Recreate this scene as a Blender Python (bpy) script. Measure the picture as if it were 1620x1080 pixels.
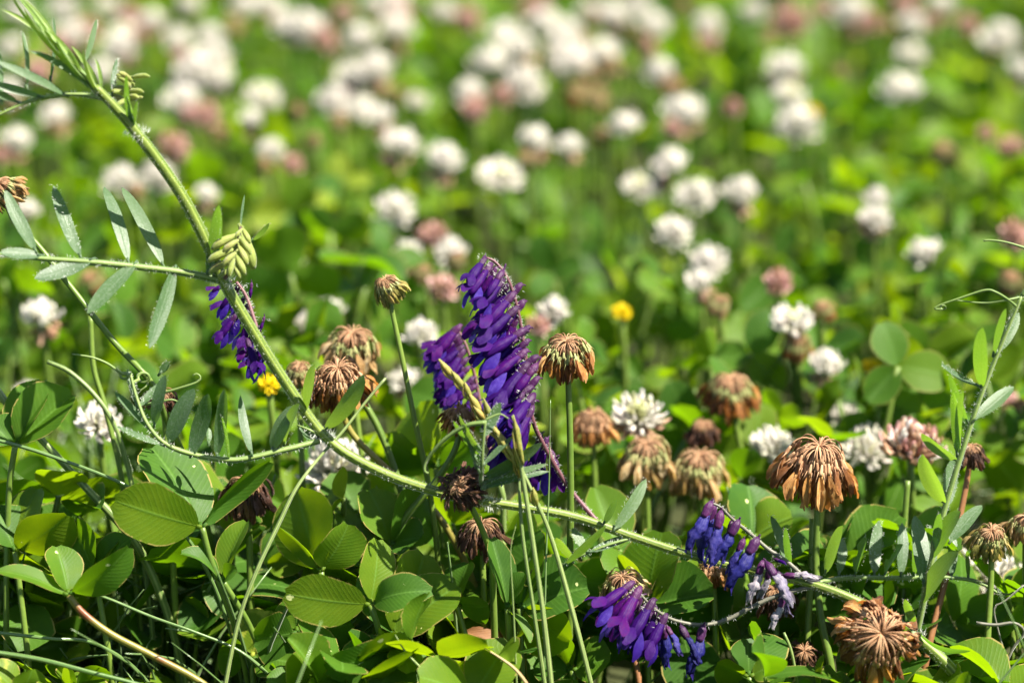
import bpy, math, random
import numpy as np
from mathutils import Matrix, Vector

for o in list(bpy.data.objects):
    bpy.data.objects.remove(o)
SC = bpy.context.scene
COL = SC.collection
random.seed(7)
RNG = np.random.default_rng(11)
R = math.radians

# ------------------------------------------------------------------ camera
PITCH = R(18.0)
FOC = 0.64                       # metres to the plane of focus
LENS = 100.0
CAM = np.array([0.0, 0.0, 0.30])
FW = np.array([0.0, math.cos(PITCH), -math.sin(PITCH)])
UP = np.array([0.0, math.sin(PITCH), math.cos(PITCH)])
RX = np.array([1.0, 0.0, 0.0])
FPX = 1620 * LENS / 36.0
cd = bpy.data.cameras.new('camera')
cam = bpy.data.objects.new('camera', cd)
COL.objects.link(cam)
cam.location = CAM
cam.rotation_euler = (math.pi / 2 - PITCH, 0, 0)
cd.lens = LENS
cd.sensor_width = 36
cd.clip_start = 0.01
cd.clip_end = 500
cd.dof.use_dof = True
cd.dof.focus_distance = FOC
cd.dof.aperture_fstop = 8.0
SC.camera = cam

# ------------------------------------------------------------------ sky, sun, exposure
SUN = np.array([0.52, -0.14, 0.84])
SUN = SUN / np.linalg.norm(SUN)
W = bpy.data.worlds.new('World')
SC.world = W
W.use_nodes = True
nt = W.node_tree
sky = nt.nodes.new('ShaderNodeTexSky')
sky.sky_type = 'NISHITA'
sky.sun_disc = False
sky.sun_elevation = math.asin(SUN[2])
sky.sun_rotation = math.atan2(SUN[0], SUN[1])
bg = nt.nodes['Background']
bg.inputs['Strength'].default_value = 0.05
nt.links.new(sky.outputs[0], bg.inputs['Color'])
ld = bpy.data.lights.new('sun', 'SUN')
ld.energy = 5.0
ld.angle = R(0.53)
ld.color = (1.0, 0.94, 0.83)
sun = bpy.data.objects.new('sun', ld)
COL.objects.link(sun)
sun.rotation_euler = Vector(SUN).to_track_quat('Z', 'Y').to_euler()
SC.view_settings.view_transform = 'Standard'
SC.view_settings.look = 'None'
SC.view_settings.gamma = 1
SC.view_settings.exposure = 2.05
SC.render.engine = 'CYCLES'
SC.cycles.use_denoising = True
SC.cycles.max_bounces = 4
SC.cycles.diffuse_bounces = 2
SC.cycles.transmission_bounces = 3
SC.cycles.transparent_max_bounces = 6
SC.cycles.caustics_reflective = False
SC.cycles.caustics_refractive = False
SC.cycles.sample_clamp_indirect = 6


# ------------------------------------------------------------------ small maths
def P(x, y, d=0.0):
    """a point of the place: picture bearing (x, y) and d centimetres behind the plane of focus"""
    z = FOC + d * 0.01
    return CAM + z * (FW + RX * (x - 810) / FPX - UP * (y - 540) / FPX)


def proj(p):
    q = np.asarray(p) - CAM
    z = q @ FW
    return 810 + FPX * (q @ RX) / z, 540 - FPX * (q @ UP) / z, z


def on_height(x, y, h):
    r = FW + RX * (x - 810) / FPX - UP * (y - 540) / FPX
    t = (h - CAM[2]) / r[2]
    return CAM + r * t, t


def unit(v):
    v = np.asarray(v, float)
    return v / (np.linalg.norm(v) + 1e-12)


def spline(pts, n):
    """Catmull-Rom through pts, n samples"""
    p = np.asarray(pts, float)
    if len(p) == 2:
        t = np.linspace(0, 1, n)[:, None]
        return p[0] * (1 - t) + p[1] * t
    q = np.vstack([2 * p[0] - p[1], p, 2 * p[-1] - p[-2]])
    L = np.r_[0, np.cumsum(np.linalg.norm(np.diff(p, axis=0), axis=1))]
    L /= L[-1]
    out = []
    for u in np.linspace(0, 1, n):
        i = min(np.searchsorted(L, u, side='right') - 1, len(p) - 2)
        t = (u - L[i]) / (L[i + 1] - L[i])
        a, b, c, d = q[i], q[i + 1], q[i + 2], q[i + 3]
        out.append(0.5 * ((2 * b) + (c - a) * t + (2 * a - 5 * b + 4 * c - d) * t * t + (3 * b - a - 3 * c + d) * t ** 3))
    return np.array(out)


def frames(path):
    T = np.gradient(path, axis=0)
    T /= np.linalg.norm(T, axis=1)[:, None] + 1e-12
    ref = np.array([0, 0, 1.0]) if abs(T[0][2]) < 0.9 else np.array([1.0, 0, 0])
    n = unit(np.cross(T[0], ref))
    N = []
    for t in T:
        n = unit(n - t * (n @ t))
        N.append(n)
    N = np.array(N)
    return T, N, np.cross(T, N)


class MB:
    """collects verts, faces, uv, a random value and material slots, then links ONE mesh object"""

    def __init__(s):
        s.v, s.f, s.uv, s.m, s.r, s.n = [], [], [], [], [], 0

    def add(s, v, f, uv=None, mat=0, rnd=0.0):
        v = np.asarray(v, float)
        s.v.append(v)
        s.f.extend([tuple(i + s.n for i in q) for q in f])
        s.uv.append(np.zeros((len(v), 2)) if uv is None else np.asarray(uv, float))
        s.m.extend([mat] * len(f))
        s.r.append(np.full(len(v), rnd))
        s.n += len(v)

    def tube(s, pts, rad, n=8, k=None, mat=0, rnd=0.0, ridge=0.0, flat=1.0, noise=0.0, twist=0.0, rs=None):
        k = k or max(2, len(pts) * 4)
        path = spline(pts, k) if len(pts) != k else np.asarray(pts, float)
        r = np.interp(np.linspace(0, 1, k), np.linspace(0, 1, len(rad)), rad)
        T, N, B = frames(path)
        a = np.linspace(0, 2 * math.pi, n, endpoint=False)
        rr = 1 + ridge * (np.arange(n) % 2 * 2 - 1)
        v, uv = [], []
        for i in range(k):
            jit = 1 + (noise * (RNG.random(n) * 2 - 1) if noise else 0)
            tw = a + twist * i / k
            v.append(path[i] + r[i] * (rr * jit)[:, None] * (np.cos(tw)[:, None] * N[i] + flat * np.sin(tw)[:, None] * B[i]))
            uv.append(np.c_[np.arange(n) / n, np.full(n, i / (k - 1))])
        f = []
        for i in range(k - 1):
            for j in range(n):
                j2 = (j + 1) % n
                f.append((i * n + j, i * n + j2, (i + 1) * n + j2, (i + 1) * n + j))
        f.append(tuple(range(n))[::-1])
        f.append(tuple((k - 1) * n + j for j in range(n)))
        s.add(np.vstack(v), f, np.vstack(uv), mat, rnd)

    def blade(s, base, tip, width, normal, bend=0.0, fold=0.0, prof='clover', nu=9, nv=5, mat=0, rnd=0.0,
              wav=0.0, bite=None, curl=0.0, lat=0.0, skew=0.0):
        """a leaf or petal: axis base-tip, face turned to normal, bent along its length, folded on its midrib"""
        base, tip = np.asarray(base, float), np.asarray(tip, float)
        ax = tip - base
        L = np.linalg.norm(ax)
        a = ax / L
        nrm = unit(normal - a * (np.asarray(normal) @ a))
        sd = np.cross(nrm, a)
        t = np.linspace(0, 1, nu)
        if prof == 'clover':
            t = 0.25 * t + 0.75 * (1 - np.cos(math.pi * t)) / 2
        if prof == 'clover':
            w = np.clip(1 - np.abs(2 * t ** 1.12 - 1) ** 2.25, 0, 1) ** 0.60
            w[0], w[-1] = 0.06, 0.24
        elif prof == 'vetch':
            w = np.clip(4 * t * (1 - t), 0, 1) ** 0.55
            w[0], w[-1] = 0.10, 0.07
        elif prof == 'grass':
            w = np.clip((1 - t), 0.02, 1) ** 0.5 * np.clip(t * 6 + .5, 0, 1)
        else:
            w = np.sin(math.pi * np.clip(t * 0.93 + 0.05, 0, 1)) ** 0.8 * (0.6 + 0.55 * t)
            w[-1] = 0.25
        ph = random.random() * 6
        v, uv = [], []
        for i in range(nu):
            for j in range(nv):
                u = -1 + 2 * j / (nv - 1)
                wl = w[i]
                if bite and u * bite[0] > 0 and abs(t[i] - bite[1]) < bite[2]:
                    wl *= 0.35
                if wav:
                    wl *= 1 + wav * 0.25 * math.sin(ph + 9 * t[i] + 2 * u)
                tt = t[i]
                if prof == 'clover':
                    tt = t[i] - 0.03 * (1 - abs(u)) * t[i] ** 8
                z = bend * L * 4 * tt * (1 - tt) * 0.5 - curl * L * tt * tt + fold * abs(u) * wl * width * 0.5
                z += wav * width * 0.12 * math.sin(ph + 7 * t[i]) * u
                p = base + a * L * tt * (1 - 0.15 * abs(bend)) + sd * (u * wl * width * 0.5 * (1 - 0.25 * abs(fold)) + lat * L * 4 * tt * (1 - tt)) + nrm * z
                v.append(p)
                uv.append(((u + 1) / 2, t[i]))
        f = [(i * nv + j, i * nv + j + 1, (i + 1) * nv + j + 1, (i + 1) * nv + j) for i in range(nu - 1) for j in range(nv - 1)]
        s.add(v, f, uv, mat, rnd)

    def fuzz(s, path, rad, n, ln, th=0.000045, mat=0):
        """fine hairs standing out from a stem"""
        T, N, B = frames(path)
        for _ in range(n):
            i = random.randrange(len(path) - 1)
            t = random.random()
            c = path[i] * (1 - t) + path[i + 1] * t
            r = rad[min(i, len(rad) - 1)]
            a = random.random() * 2 * math.pi
            o = math.cos(a) * N[i] + math.sin(a) * B[i]
            l = ln * (0.5 + random.random())
            p = c + o * r * 0.9
            q = p + unit(o + T[i] * random.uniform(-.6, .6) + N[i] * random.uniform(-.3, .3)) * l
            sd = T[i] * th
            s.add([p - sd, p + sd, q], [(0, 1, 2)], None, mat, 0)

    def mesh(s, name, mats, off=(0, 0, 0), smooth=True):
        me = bpy.data.meshes.new(name)
        v = np.vstack(s.v) - np.asarray(off)
        me.from_pydata(v.tolist(), [], s.f)
        uvl = me.uv_layers.new(name='UVMap')
        li = np.zeros(len(me.loops), int)
        me.loops.foreach_get('vertex_index', li)
        uvl.data.foreach_set('uv', np.vstack(s.uv)[li].astype(np.float32).ravel())
        at = me.attributes.new('rnd', 'FLOAT', 'POINT')
        at.data.foreach_set('value', np.concatenate(s.r).astype(np.float32))
        for m in (mats if isinstance(mats, (list, tuple)) else [mats]):
            me.materials.append(m)
        me.polygons.foreach_set('material_index', np.array(s.m, dtype=np.int32))
        if smooth:
            me.polygons.foreach_set('use_smooth', np.ones(len(me.polygons), bool))
        me.update()
        return me

    def obj(s, name, mats, parent=None, off=(0, 0, 0), smooth=True):
        return link(name, s.mesh(name, mats, off, smooth), parent)


def link(name, me, parent=None, mat=None):
    o = bpy.data.objects.new(name, me)
    COL.objects.link(o)
    if parent is not None:
        o.parent = parent
    if mat is not None:
        o.matrix_local = mat
    return o


def tag(o, label, cat, group=None):
    o['label'] = label
    o['category'] = cat
    if group:
        o['group'] = group
    return o


def thing(name, label, cat, loc, group=None, rotz=0.0):
    o = bpy.data.objects.new(name, None)
    o.empty_display_size = 0.01
    COL.objects.link(o)
    o.location = loc
    o.rotation_euler = (0, 0, rotz)
    return tag(o, label, cat, group)


def basis(origin, x, z, scale=1.0):
    x = unit(x)
    z = unit(np.asarray(z) - x * (np.asarray(z) @ x))
    y = np.cross(z, x)
    m = Matrix.Identity(4)
    for i in range(3):
        m[i][0], m[i][1], m[i][2], m[i][3] = x[i] * scale, y[i] * scale, z[i] * scale, origin[i]
    return m


# ------------------------------------------------------------------ materials
def new_mat(name):
    m = bpy.data.materials.new(name)
    m.use_nodes = True
    m.node_tree.nodes.clear()
    return m, m.node_tree.nodes, m.node_tree.links


def nd(N, typ, **kw):
    n = N.new(typ)
    for k, v in kw.items():
        setattr(n, k, v)
    return n


def mth(N, Lk, op, a, b=None, clamp=False):
    n = N.new('ShaderNodeMath')
    n.operation = op
    n.use_clamp = clamp
    for i, x in enumerate((a, b)):
        if x is None:
            continue
        if isinstance(x, (int, float)):
            n.inputs[i].default_value = x
        else:
            Lk.new(x, n.inputs[i])
    return n.outputs[0]


def mixc(N, Lk, f, a, b, bt='MIX'):
    n = N.new('ShaderNodeMix')
    n.data_type = 'RGBA'
    n.blend_type = bt
    n.clamp_factor = True
    for i, x in ((0, f), (6, a), (7, b)):
        if isinstance(x, (int, float)):
            n.inputs[i].default_value = x
        elif isinstance(x, tuple):
            n.inputs[i].default_value = (*x, 1)
        else:
            Lk.new(x, n.inputs[i])
    return n.outputs[2]


def rnd_value(N, Lk):
    oi = nd(N, 'ShaderNodeObjectInfo')
    at = nd(N, 'ShaderNodeAttribute', attribute_name='rnd')
    return mth(N, Lk, 'FRACT', mth(N, Lk, 'ADD', oi.outputs['Random'], at.outputs['Fac']))


def ramp(N, Lk, f, cols):
    r = nd(N, 'ShaderNodeValToRGB')
    e = r.color_ramp.elements
    while len(e) < len(cols):
        e.new(0.5)
    for i, (p, c) in enumerate(cols):
        e[i].position = p
        e[i].color = (*c, 1)
    Lk.new(f, r.inputs[0])
    return r.outputs[0]


def finish(N, Lk, col, tcol, tfac, rough=0.5, spec=0.5, bump=None, bstr=0.3, bdist=0.0004, sheen=0.0):
    pb = nd(N, 'ShaderNodeBsdfPrincipled')
    out = nd(N, 'ShaderNodeOutputMaterial')
    for sock, x in (('Base Color', col), ('Roughness', rough)):
        if isinstance(x, (int, float)):
            pb.inputs[sock].default_value = x
        elif isinstance(x, tuple):
            pb.inputs[sock].default_value = (*x, 1)
        else:
            Lk.new(x, pb.inputs[sock])
    pb.inputs['Specular IOR Level'].default_value = spec
    if sheen:
        pb.inputs['Sheen Weight'].default_value = sheen
        pb.inputs['Sheen Roughness'].default_value = 0.4
    if bump is not None:
        b = nd(N, 'ShaderNodeBump')
        b.inputs['Strength'].default_value = bstr
        b.inputs['Distance'].default_value = bdist
        Lk.new(bump, b.inputs['Height'])
        Lk.new(b.outputs[0], pb.inputs['Normal'])
    if tfac:
        tr = nd(N, 'ShaderNodeBsdfTranslucent')
        if isinstance(tcol, tuple):
            tr.inputs[0].default_value = (*tcol, 1)
        else:
            Lk.new(tcol, tr.inputs[0])
        mx = nd(N, 'ShaderNodeMixShader')
        mx.inputs[0].default_value = tfac
        Lk.new(pb.outputs[0], mx.inputs[1])
        Lk.new(tr.outputs[0], mx.inputs[2])
        Lk.new(mx.outputs[0], out.inputs[0])
    else:
        Lk.new(pb.outputs[0], out.inputs[0])


def leaf_mat(name, cols, tcols, tfac, rough=0.5, spec=0.5, veins=1.0, specks=0.0, sheen=0.0, blotch=None, mid=0.035, fuzzy=0.0):
    m, N, Lk = new_mat(name)
    rv = rnd_value(N, Lk)
    uv = nd(N, 'ShaderNodeUVMap', uv_map='UVMap')
    sx = nd(N, 'ShaderNodeSeparateXYZ')
    Lk.new(uv.outputs[0], sx.inputs[0])
    au = mth(N, Lk, 'ABSOLUTE', mth(N, Lk, 'SUBTRACT', sx.outputs[0], 0.5))
    # side veins sweep forward from the midrib
    ph = mth(N, Lk, 'MULTIPLY', mth(N, Lk, 'SUBTRACT', sx.outputs[1], mth(N, Lk, 'MULTIPLY', au, 0.55)), 88.0)
    wv = mth(N, Lk, 'SINE', ph)
    wv = mth(N, Lk, 'POWER', mth(N, Lk, 'ADD', mth(N, Lk, 'MULTIPLY', wv, 0.5), 0.5), 3.0)
    mr = mth(N, Lk, 'SUBTRACT', 1.0, mth(N, Lk, 'DIVIDE', au, mid), clamp=True)
    co = nd(N, 'ShaderNodeTexCoord')
    nz = nd(N, 'ShaderNodeTexNoise')
    nz.inputs['Scale'].default_value = 330
    nz.inputs['Detail'].default_value = 4
    Lk.new(co.outputs['Object'], nz.inputs['Vector'])
    nz2 = nd(N, 'ShaderNodeTexNoise')
    nz2.inputs['Scale'].default_value = 2600
    nz2.inputs['Detail'].default_value = 2
    Lk.new(co.outputs['Object'], nz2.inputs['Vector'])
    f = mth(N, Lk, 'ADD', rv, mth(N, Lk, 'MULTIPLY', mth(N, Lk, 'SUBTRACT', nz.outputs[0], 0.5), 0.5), clamp=True)
    col = ramp(N, Lk, f, cols)
    tcol = ramp(N, Lk, f, tcols)
    vf = mth(N, Lk, 'ADD', mth(N, Lk, 'MULTIPLY', wv, 0.085 * veins), mth(N, Lk, 'MULTIPLY', mr, 0.38 * min(veins, 1.0)))
    col = mixc(N, Lk, vf, col, tuple(min(1, c * 2.1 + .03) for c in cols[1][1]))
    tcol = mixc(N, Lk, mth(N, Lk, 'MULTIPLY', vf, 0.8), tcol, tuple(c * 0.45 for c in tcols[1][1]))
    if fuzzy:
        fz = mth(N, Lk, 'MULTIPLY', mth(N, Lk, 'GREATER_THAN', nz2.outputs[0], 0.56), fuzzy)
        col = mixc(N, Lk, fz, col, (0.45, 0.5, 0.42))
    if specks:
        vo = nd(N, 'ShaderNodeTexVoronoi')
        vo.inputs['Scale'].default_value = 190
        Lk.new(co.outputs['Object'], vo.inputs['Vector'])
        sp = mth(N, Lk, 'LESS_THAN', vo.outputs['Distance'], mth(N, Lk, 'MULTIPLY', mth(N, Lk, 'SUBTRACT', nz.outputs[0], 0.49), specks))
        col = mixc(N, Lk, sp, col, (0.50, 0.52, 0.22))
        tcol = mixc(N, Lk, sp, tcol, (0.75, 0.75, 0.35))
    if blotch:
        bl = mth(N, Lk, 'MULTIPLY', mth(N, Lk, 'SUBTRACT', nz.outputs[0], 0.50), 5.0, clamp=True)
        bl = mth(N, Lk, 'MULTIPLY', bl, mth(N, Lk, 'GREATER_THAN', rv, 0.94))
        col = mixc(N, Lk, bl, col, blotch)
        # thin dry rim on old leaflets
        rim = mth(N, Lk, 'MULTIPLY', mth(N, Lk, 'GREATER_THAN', au, 0.475), mth(N, Lk, 'GREATER_THAN', nz.outputs[0], 0.47))
        col = mixc(N, Lk, mth(N, Lk, 'MULTIPLY', rim, 0.7), col, (0.30, 0.22, 0.07))
    bm = mth(N, Lk, 'ADD', mth(N, Lk, 'MULTIPLY', wv, -0.30 * veins), mth(N, Lk, 'ADD', mth(N, Lk, 'MULTIPLY', mr, -1.0), mth(N, Lk, 'MULTIPLY', nz2.outputs[0], 0.5)))
    rg = mth(N, Lk, 'ADD', mth(N, Lk, 'MULTIPLY', nz.outputs[0], 0.25), rough - 0.12)
    finish(N, Lk, col, tcol, tfac, rg, spec, bm, 0.24, 0.0003, sheen)
    return m


def stem_mat(name, a, b, stripe=0.5, count=5, rough=0.5, tfac=0.15, blotch=None, sheen=0.3, spec=0.4):
    m, N, Lk = new_mat(name)
    uv = nd(N, 'ShaderNodeUVMap', uv_map='UVMap')
    sx = nd(N, 'ShaderNodeSeparateXYZ')
    Lk.new(uv.outputs[0], sx.inputs[0])
    w = mth(N, Lk, 'SINE', mth(N, Lk, 'MULTIPLY', sx.outputs[0], 2 * math.pi * count))
    co = nd(N, 'ShaderNodeTexCoord')
    nz = nd(N, 'ShaderNodeTexNoise')
    nz.inputs['Scale'].default_value = 500
    nz.inputs['Detail'].default_value = 5
    Lk.new(co.outputs['Object'], nz.inputs['Vector'])
    f = mth(N, Lk, 'ADD', mth(N, Lk, 'MULTIPLY', w, stripe * 0.5), mth(N, Lk, 'MULTIPLY', nz.outputs[0], 0.8), clamp=True)
    rv = rnd_value(N, Lk)
    f = mth(N, Lk, 'ADD', f, mth(N, Lk, 'MULTIPLY', mth(N, Lk, 'SUBTRACT', rv, 0.5), 0.4), clamp=True)
    col = mixc(N, Lk, f, a, b)
    if blotch:
        n2 = nd(N, 'ShaderNodeTexNoise')
        n2.inputs['Scale'].default_value = 120
        Lk.new(co.outputs['Object'], n2.inputs['Vector'])
        bl = mth(N, Lk, 'MULTIPLY', mth(N, Lk, 'SUBTRACT', n2.outputs[0], 0.5), 6.0, clamp=True)
        col = mixc(N, Lk, bl, col, blotch)
    finish(N, Lk, col, col, tfac, rough, spec, nz.outputs[0], 0.3, 0.0003, sheen)
    return m


def petal_mat(name, cols, tcols, tfac, rough=0.55, scale=600, vein=0.0, sheen=0.0, spec=0.3, dist=0.0004):
    m, N, Lk = new_mat(name)
    rv = rnd_value(N, Lk)
    co = nd(N, 'ShaderNodeTexCoord')
    nz = nd(N, 'ShaderNodeTexNoise')
    nz.inputs['Scale'].default_value = scale
    nz.inputs['Detail'].default_value = 2
    Lk.new(co.outputs['Object'], nz.inputs['Vector'])
    uv = nd(N, 'ShaderNodeUVMap', uv_map='UVMap')
    mp = nd(N, 'ShaderNodeMapping')
    mp.inputs['Scale'].default_value = (14, 1.2, 1)
    Lk.new(uv.outputs[0], mp.inputs[0])
    st = nd(N, 'ShaderNodeTexNoise')
    st.inputs['Scale'].default_value = 2.0
    st.inputs['Detail'].default_value = 3
    Lk.new(mp.outputs[0], st.inputs['Vector'])
    f = mth(N, Lk, 'ADD', mth(N, Lk, 'MULTIPLY', rv, 0.6), mth(N, Lk, 'MULTIPLY', mth(N, Lk, 'SUBTRACT', nz.outputs[0], 0.3), 0.7))
    f = mth(N, Lk, 'ADD', f, mth(N, Lk, 'MULTIPLY', mth(N, Lk, 'SUBTRACT', st.outputs[0], 0.5), vein), clamp=True)
    bm = None if name in ('white clover petal', 'fading clover petal', 'spent clover petal', 'clover bud', 'yellow petal', 'plant hair') else mth(N, Lk, 'ADD', nz.outputs[0], st.outputs[0])
    finish(N, Lk, ramp(N, Lk, f, cols), ramp(N, Lk, f, tcols), tfac, rough, spec, bm, 0.5, dist, sheen)
    return m


M = {}
M['clover'] = leaf_mat('clover leaf',
                       [(0.0, (.025, .070, .008)), (0.5, (.043, .100, .006)), (1.0, (.084, .132, .005))],
                       [(0.0, (.15, .35, .003)), (0.5, (.24, .45, .003)), (1.0, (.40, .57, .004))],
                       0.34, 0.52, 0.16, 1.0, 0.85, 0.0, (0.36, 0.36, 0.05))
M['vetch_leaf'] = leaf_mat('vetch leaf',
                           [(0.0, (.034, .072, .026)), (0.5, (.048, .092, .034)), (1.0, (.066, .110, .044))],
                           [(0.0, (.18, .38, .02)), (0.5, (.24, .46, .02)), (1.0, (.32, .52, .03))],
                           0.33, 0.46, 0.36, 0.35, 0.0, 0.22, None, 0.05, 0.10)
M['shoot'] = leaf_mat('young shoot leaf',
                      [(0.0, (.13, .22, .04)), (0.5, (.18, .28, .05)), (1.0, (.24, .33, .08))],
                      [(0.0, (.35, .50, .03)), (0.5, (.42, .56, .04)), (1.0, (.50, .62, .08))],
                      0.40, 0.5, 0.4, 0.3, 0.0, 0.3, None, 0.05, 0.2)
M['vetch_stem'] = stem_mat('vetch stem', (.085, .135, .012), (.26, .32, .055), 1.0, 8, 0.5, 0.2)
M['rachis'] = stem_mat('vetch leaf stalk', (.080, .140, .024), (.20, .27, .070), 0.8, 4, 0.5, 0.2)
M['peduncle'] = stem_mat('vetch flower stalk', (.075, .018, .030), (.16, .075, .075), 0.4, 4, 0.5, 0.1)
M['peduncle_grey'] = stem_mat('old vetch flower stalk', (.070, .075, .050), (.14, .13, .095), 0.5, 4, 0.5, 0.1)
M['clover_stem'] = stem_mat('clover stalk', (.07, .13, .015), (.17, .24, .035), 0.3, 4, 0.42, 0.25, None, 0.1)
M['red_stem'] = stem_mat('reddish stalk', (.14, .13, .02), (.26, .22, .045), 0.3, 4, 0.42, 0.2, (.16, .055, .02), 0.1)
M['rust_stem'] = stem_mat('rusty stalk', (.13, .05, .018), (.26, .12, .04), 0.3, 4, 0.5, 0.1, None, 0.1)
M['grass_stem'] = stem_mat('grass stalk', (.09, .15, .035), (.24, .29, .10), 1.0, 6, 0.4, 0.2, None, 0.1)
M['grass_blue'] = stem_mat('wiry grass', (.055, .115, .025), (.15, .22, .075), 0.8, 5, 0.3, 0.15, None, 0.1, 0.6)
M['straw'] = stem_mat('dry straw', (.30, .19, .08), (.48, .36, .18), 0.6, 4, 0.5, 0.2, None, 0.1)
M['spikelet'] = petal_mat('grass spikelet', [(0, (.14, .18, .04)), (.55, (.32, .27, .06)), (1, (.40, .20, .06))],
                          [(0, (.3, .36, .06)), (.5, (.5, .40, .08)), (1, (.5, .28, .08))], .3, .5, 900, 1.2)
M['hair'] = petal_mat('plant hair', [(0, (.62, .64, .55)), (1, (.75, .77, .70))], [(0, (.7, .72, .6)), (1, (.8, .8, .7))], .5, .5)
M['banner'] = petal_mat('vetch banner petal', [(0, (.018, .0010, .078)), (.5, (.034, .0012, .105)), (1, (.078, .0016, .098))],
                        [(0, (.035, .002, .22)), (.5, (.065, .003, .28)), (1, (.14, .003, .24))], .44, .52, 500, .9, 0, .16)
M['wing'] = petal_mat('vetch wing petal', [(0, (.020, .004, .14)), (.6, (.036, .010, .21)), (1, (.13, .085, .42))],
                      [(0, (.05, .012, .36)), (.5, (.10, .04, .48)), (1, (.26, .18, .66))], .44, .5, 500, .7, 0, .2)
M['calyx'] = petal_mat('vetch calyx', [(0, (.022, .002, .030)), (.5, (.040, .004, .048)), (1, (.080, .010, .070))],
                       [(0, (.09, .003, .09)), (.5, (.13, .008, .12)), (1, (.20, .02, .17))], .2, .5, 700, .3, .05, .3)
M['wilt'] = petal_mat('wilted vetch petal', [(0, (.006, .006, .055)), (.5, (.014, .014, .13)), (1, (.060, .048, .20))],
                      [(0, (.04, .02, .25)), (.5, (.08, .05, .40)), (1, (.22, .15, .45))], .3, .55, 900, .8, 0, .2)
M['wilt_pale'] = petal_mat('papery vetch petal', [(0, (.030, .026, .085)), (.5, (.16, .14, .20)), (1, (.50, .45, .42))],
                           [(0, (.06, .05, .2)), (.5, (.3, .25, .3)), (1, (.6, .5, .5))], .3, .55, 650, 1.0, .2)
M['bud'] = petal_mat('young vetch bud', [(0, (.13, .18, .030)), (.65, (.26, .30, .07)), (1, (.24, .15, .09))],
                     [(0, (.4, .5, .06)), (.6, (.5, .5, .12)), (1, (.4, .2, .25))], .3, .5, 420, .4, .3)
M['brown'] = petal_mat('dry clover petal', [(0, (.060, .020, .007)), (.4, (.22, .082, .020)), (.75, (.46, .23, .060)), (1, (.64, .45, .20))],
                       [(0, (.24, .07, .012)), (.45, (.50, .18, .03)), (.8, (.68, .32, .06)), (1, (.75, .46, .16))], .34, .55, 420, 1.2, .1, .25, .0008)
M['darkbrown'] = petal_mat('old dry clover petal', [(0, (.030, .014, .010)), (.5, (.085, .036, .020)), (1, (.22, .11, .055))],
                           [(0, (.08, .03, .015)), (.5, (.20, .08, .03)), (1, (.35, .18, .07))], .25, .55, 420, 1.2, .1, .25, .0008)
M['tan'] = petal_mat('tan clover petal', [(0, (.17, .085, .028)), (.5, (.38, .24, .095)), (1, (.62, .50, .30))],
                     [(0, (.40, .22, .05)), (.5, (.58, .36, .10)), (1, (.7, .55, .28))], .34, .55, 420, 1.0, .1, .25, .0008)
M['olive'] = petal_mat('greenish dry clover petal', [(0, (.12, .13, .025)), (.5, (.27, .24, .055)), (1, (.46, .30, .12))],
                       [(0, (.28, .30, .03)), (.5, (.45, .40, .07)), (1, (.6, .4, .15))], .34, .55, 420, 1.0, .1, .25, .0008)
M['pedicel'] = petal_mat('clover flower stalklet', [(0, (.30, .14, .065)), (.5, (.46, .26, .14)), (1, (.52, .36, .20))],
                         [(0, (.4, .2, .1)), (.5, (.5, .3, .16)), (1, (.6, .4, .2))], .2, .5, 500, .2)
M['calyx_green'] = petal_mat('clover calyx', [(0, (.22, .26, .08)), (.5, (.42, .42, .18)), (1, (.50, .36, .17))],
                             [(0, (.4, .45, .1)), (.5, (.6, .6, .25)), (1, (.6, .45, .2))], .3, .5, 500, .4)
M['white'] = petal_mat('white clover petal', [(0, (.72, .69, .52)), (.5, (.80, .76, .68)), (1, (.82, .70, .66))],
                       [(0, (.75, .75, .62)), (.5, (.80, .78, .74)), (1, (.82, .74, .72))], .48, .5, 500, .3)
M['pink'] = petal_mat('fading clover petal', [(0, (.44, .20, .17)), (.5, (.60, .36, .33)), (1, (.72, .56, .52))],
                      [(0, (.5, .2, .15)), (.5, (.65, .35, .3)), (1, (.7, .5, .45))], .34, .55, 400, .5)
M['skirt'] = petal_mat('spent clover petal', [(0, (.26, .13, .07)), (.5, (.44, .27, .17)), (1, (.60, .45, .34))],
                       [(0, (.4, .2, .1)), (.5, (.55, .35, .2)), (1, (.65, .5, .35))], .34, .55, 400, .6)
M['cream'] = petal_mat('clover bud', [(0, (.40, .44, .17)), (.5, (.58, .58, .32)), (1, (.70, .68, .48))],
                       [(0, (.5, .55, .2)), (.5, (.65, .65, .35)), (1, (.7, .7, .5))], .34, .5, 400, .4)
M['yellow'] = petal_mat('yellow petal', [(0, (.78, .55, .006)), (.5, (.82, .64, .006)), (1, (.84, .70, .01))],
                        [(0, (.8, .6, .005)), (.5, (.85, .66, .005)), (1, (.85, .7, .01))], .34, .5, 500, .3)
M['dead'] = leaf_mat('dead leaf', [(0.0, (.12, .05, .02)), (0.5, (.20, .09, .03)), (1.0, (.30, .17, .06))],
                     [(0.0, (.3, .1, .02)), (0.5, (.4, .16, .03)), (1.0, (.5, .25, .06))], .3, .6, .3, 1.0)

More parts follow.
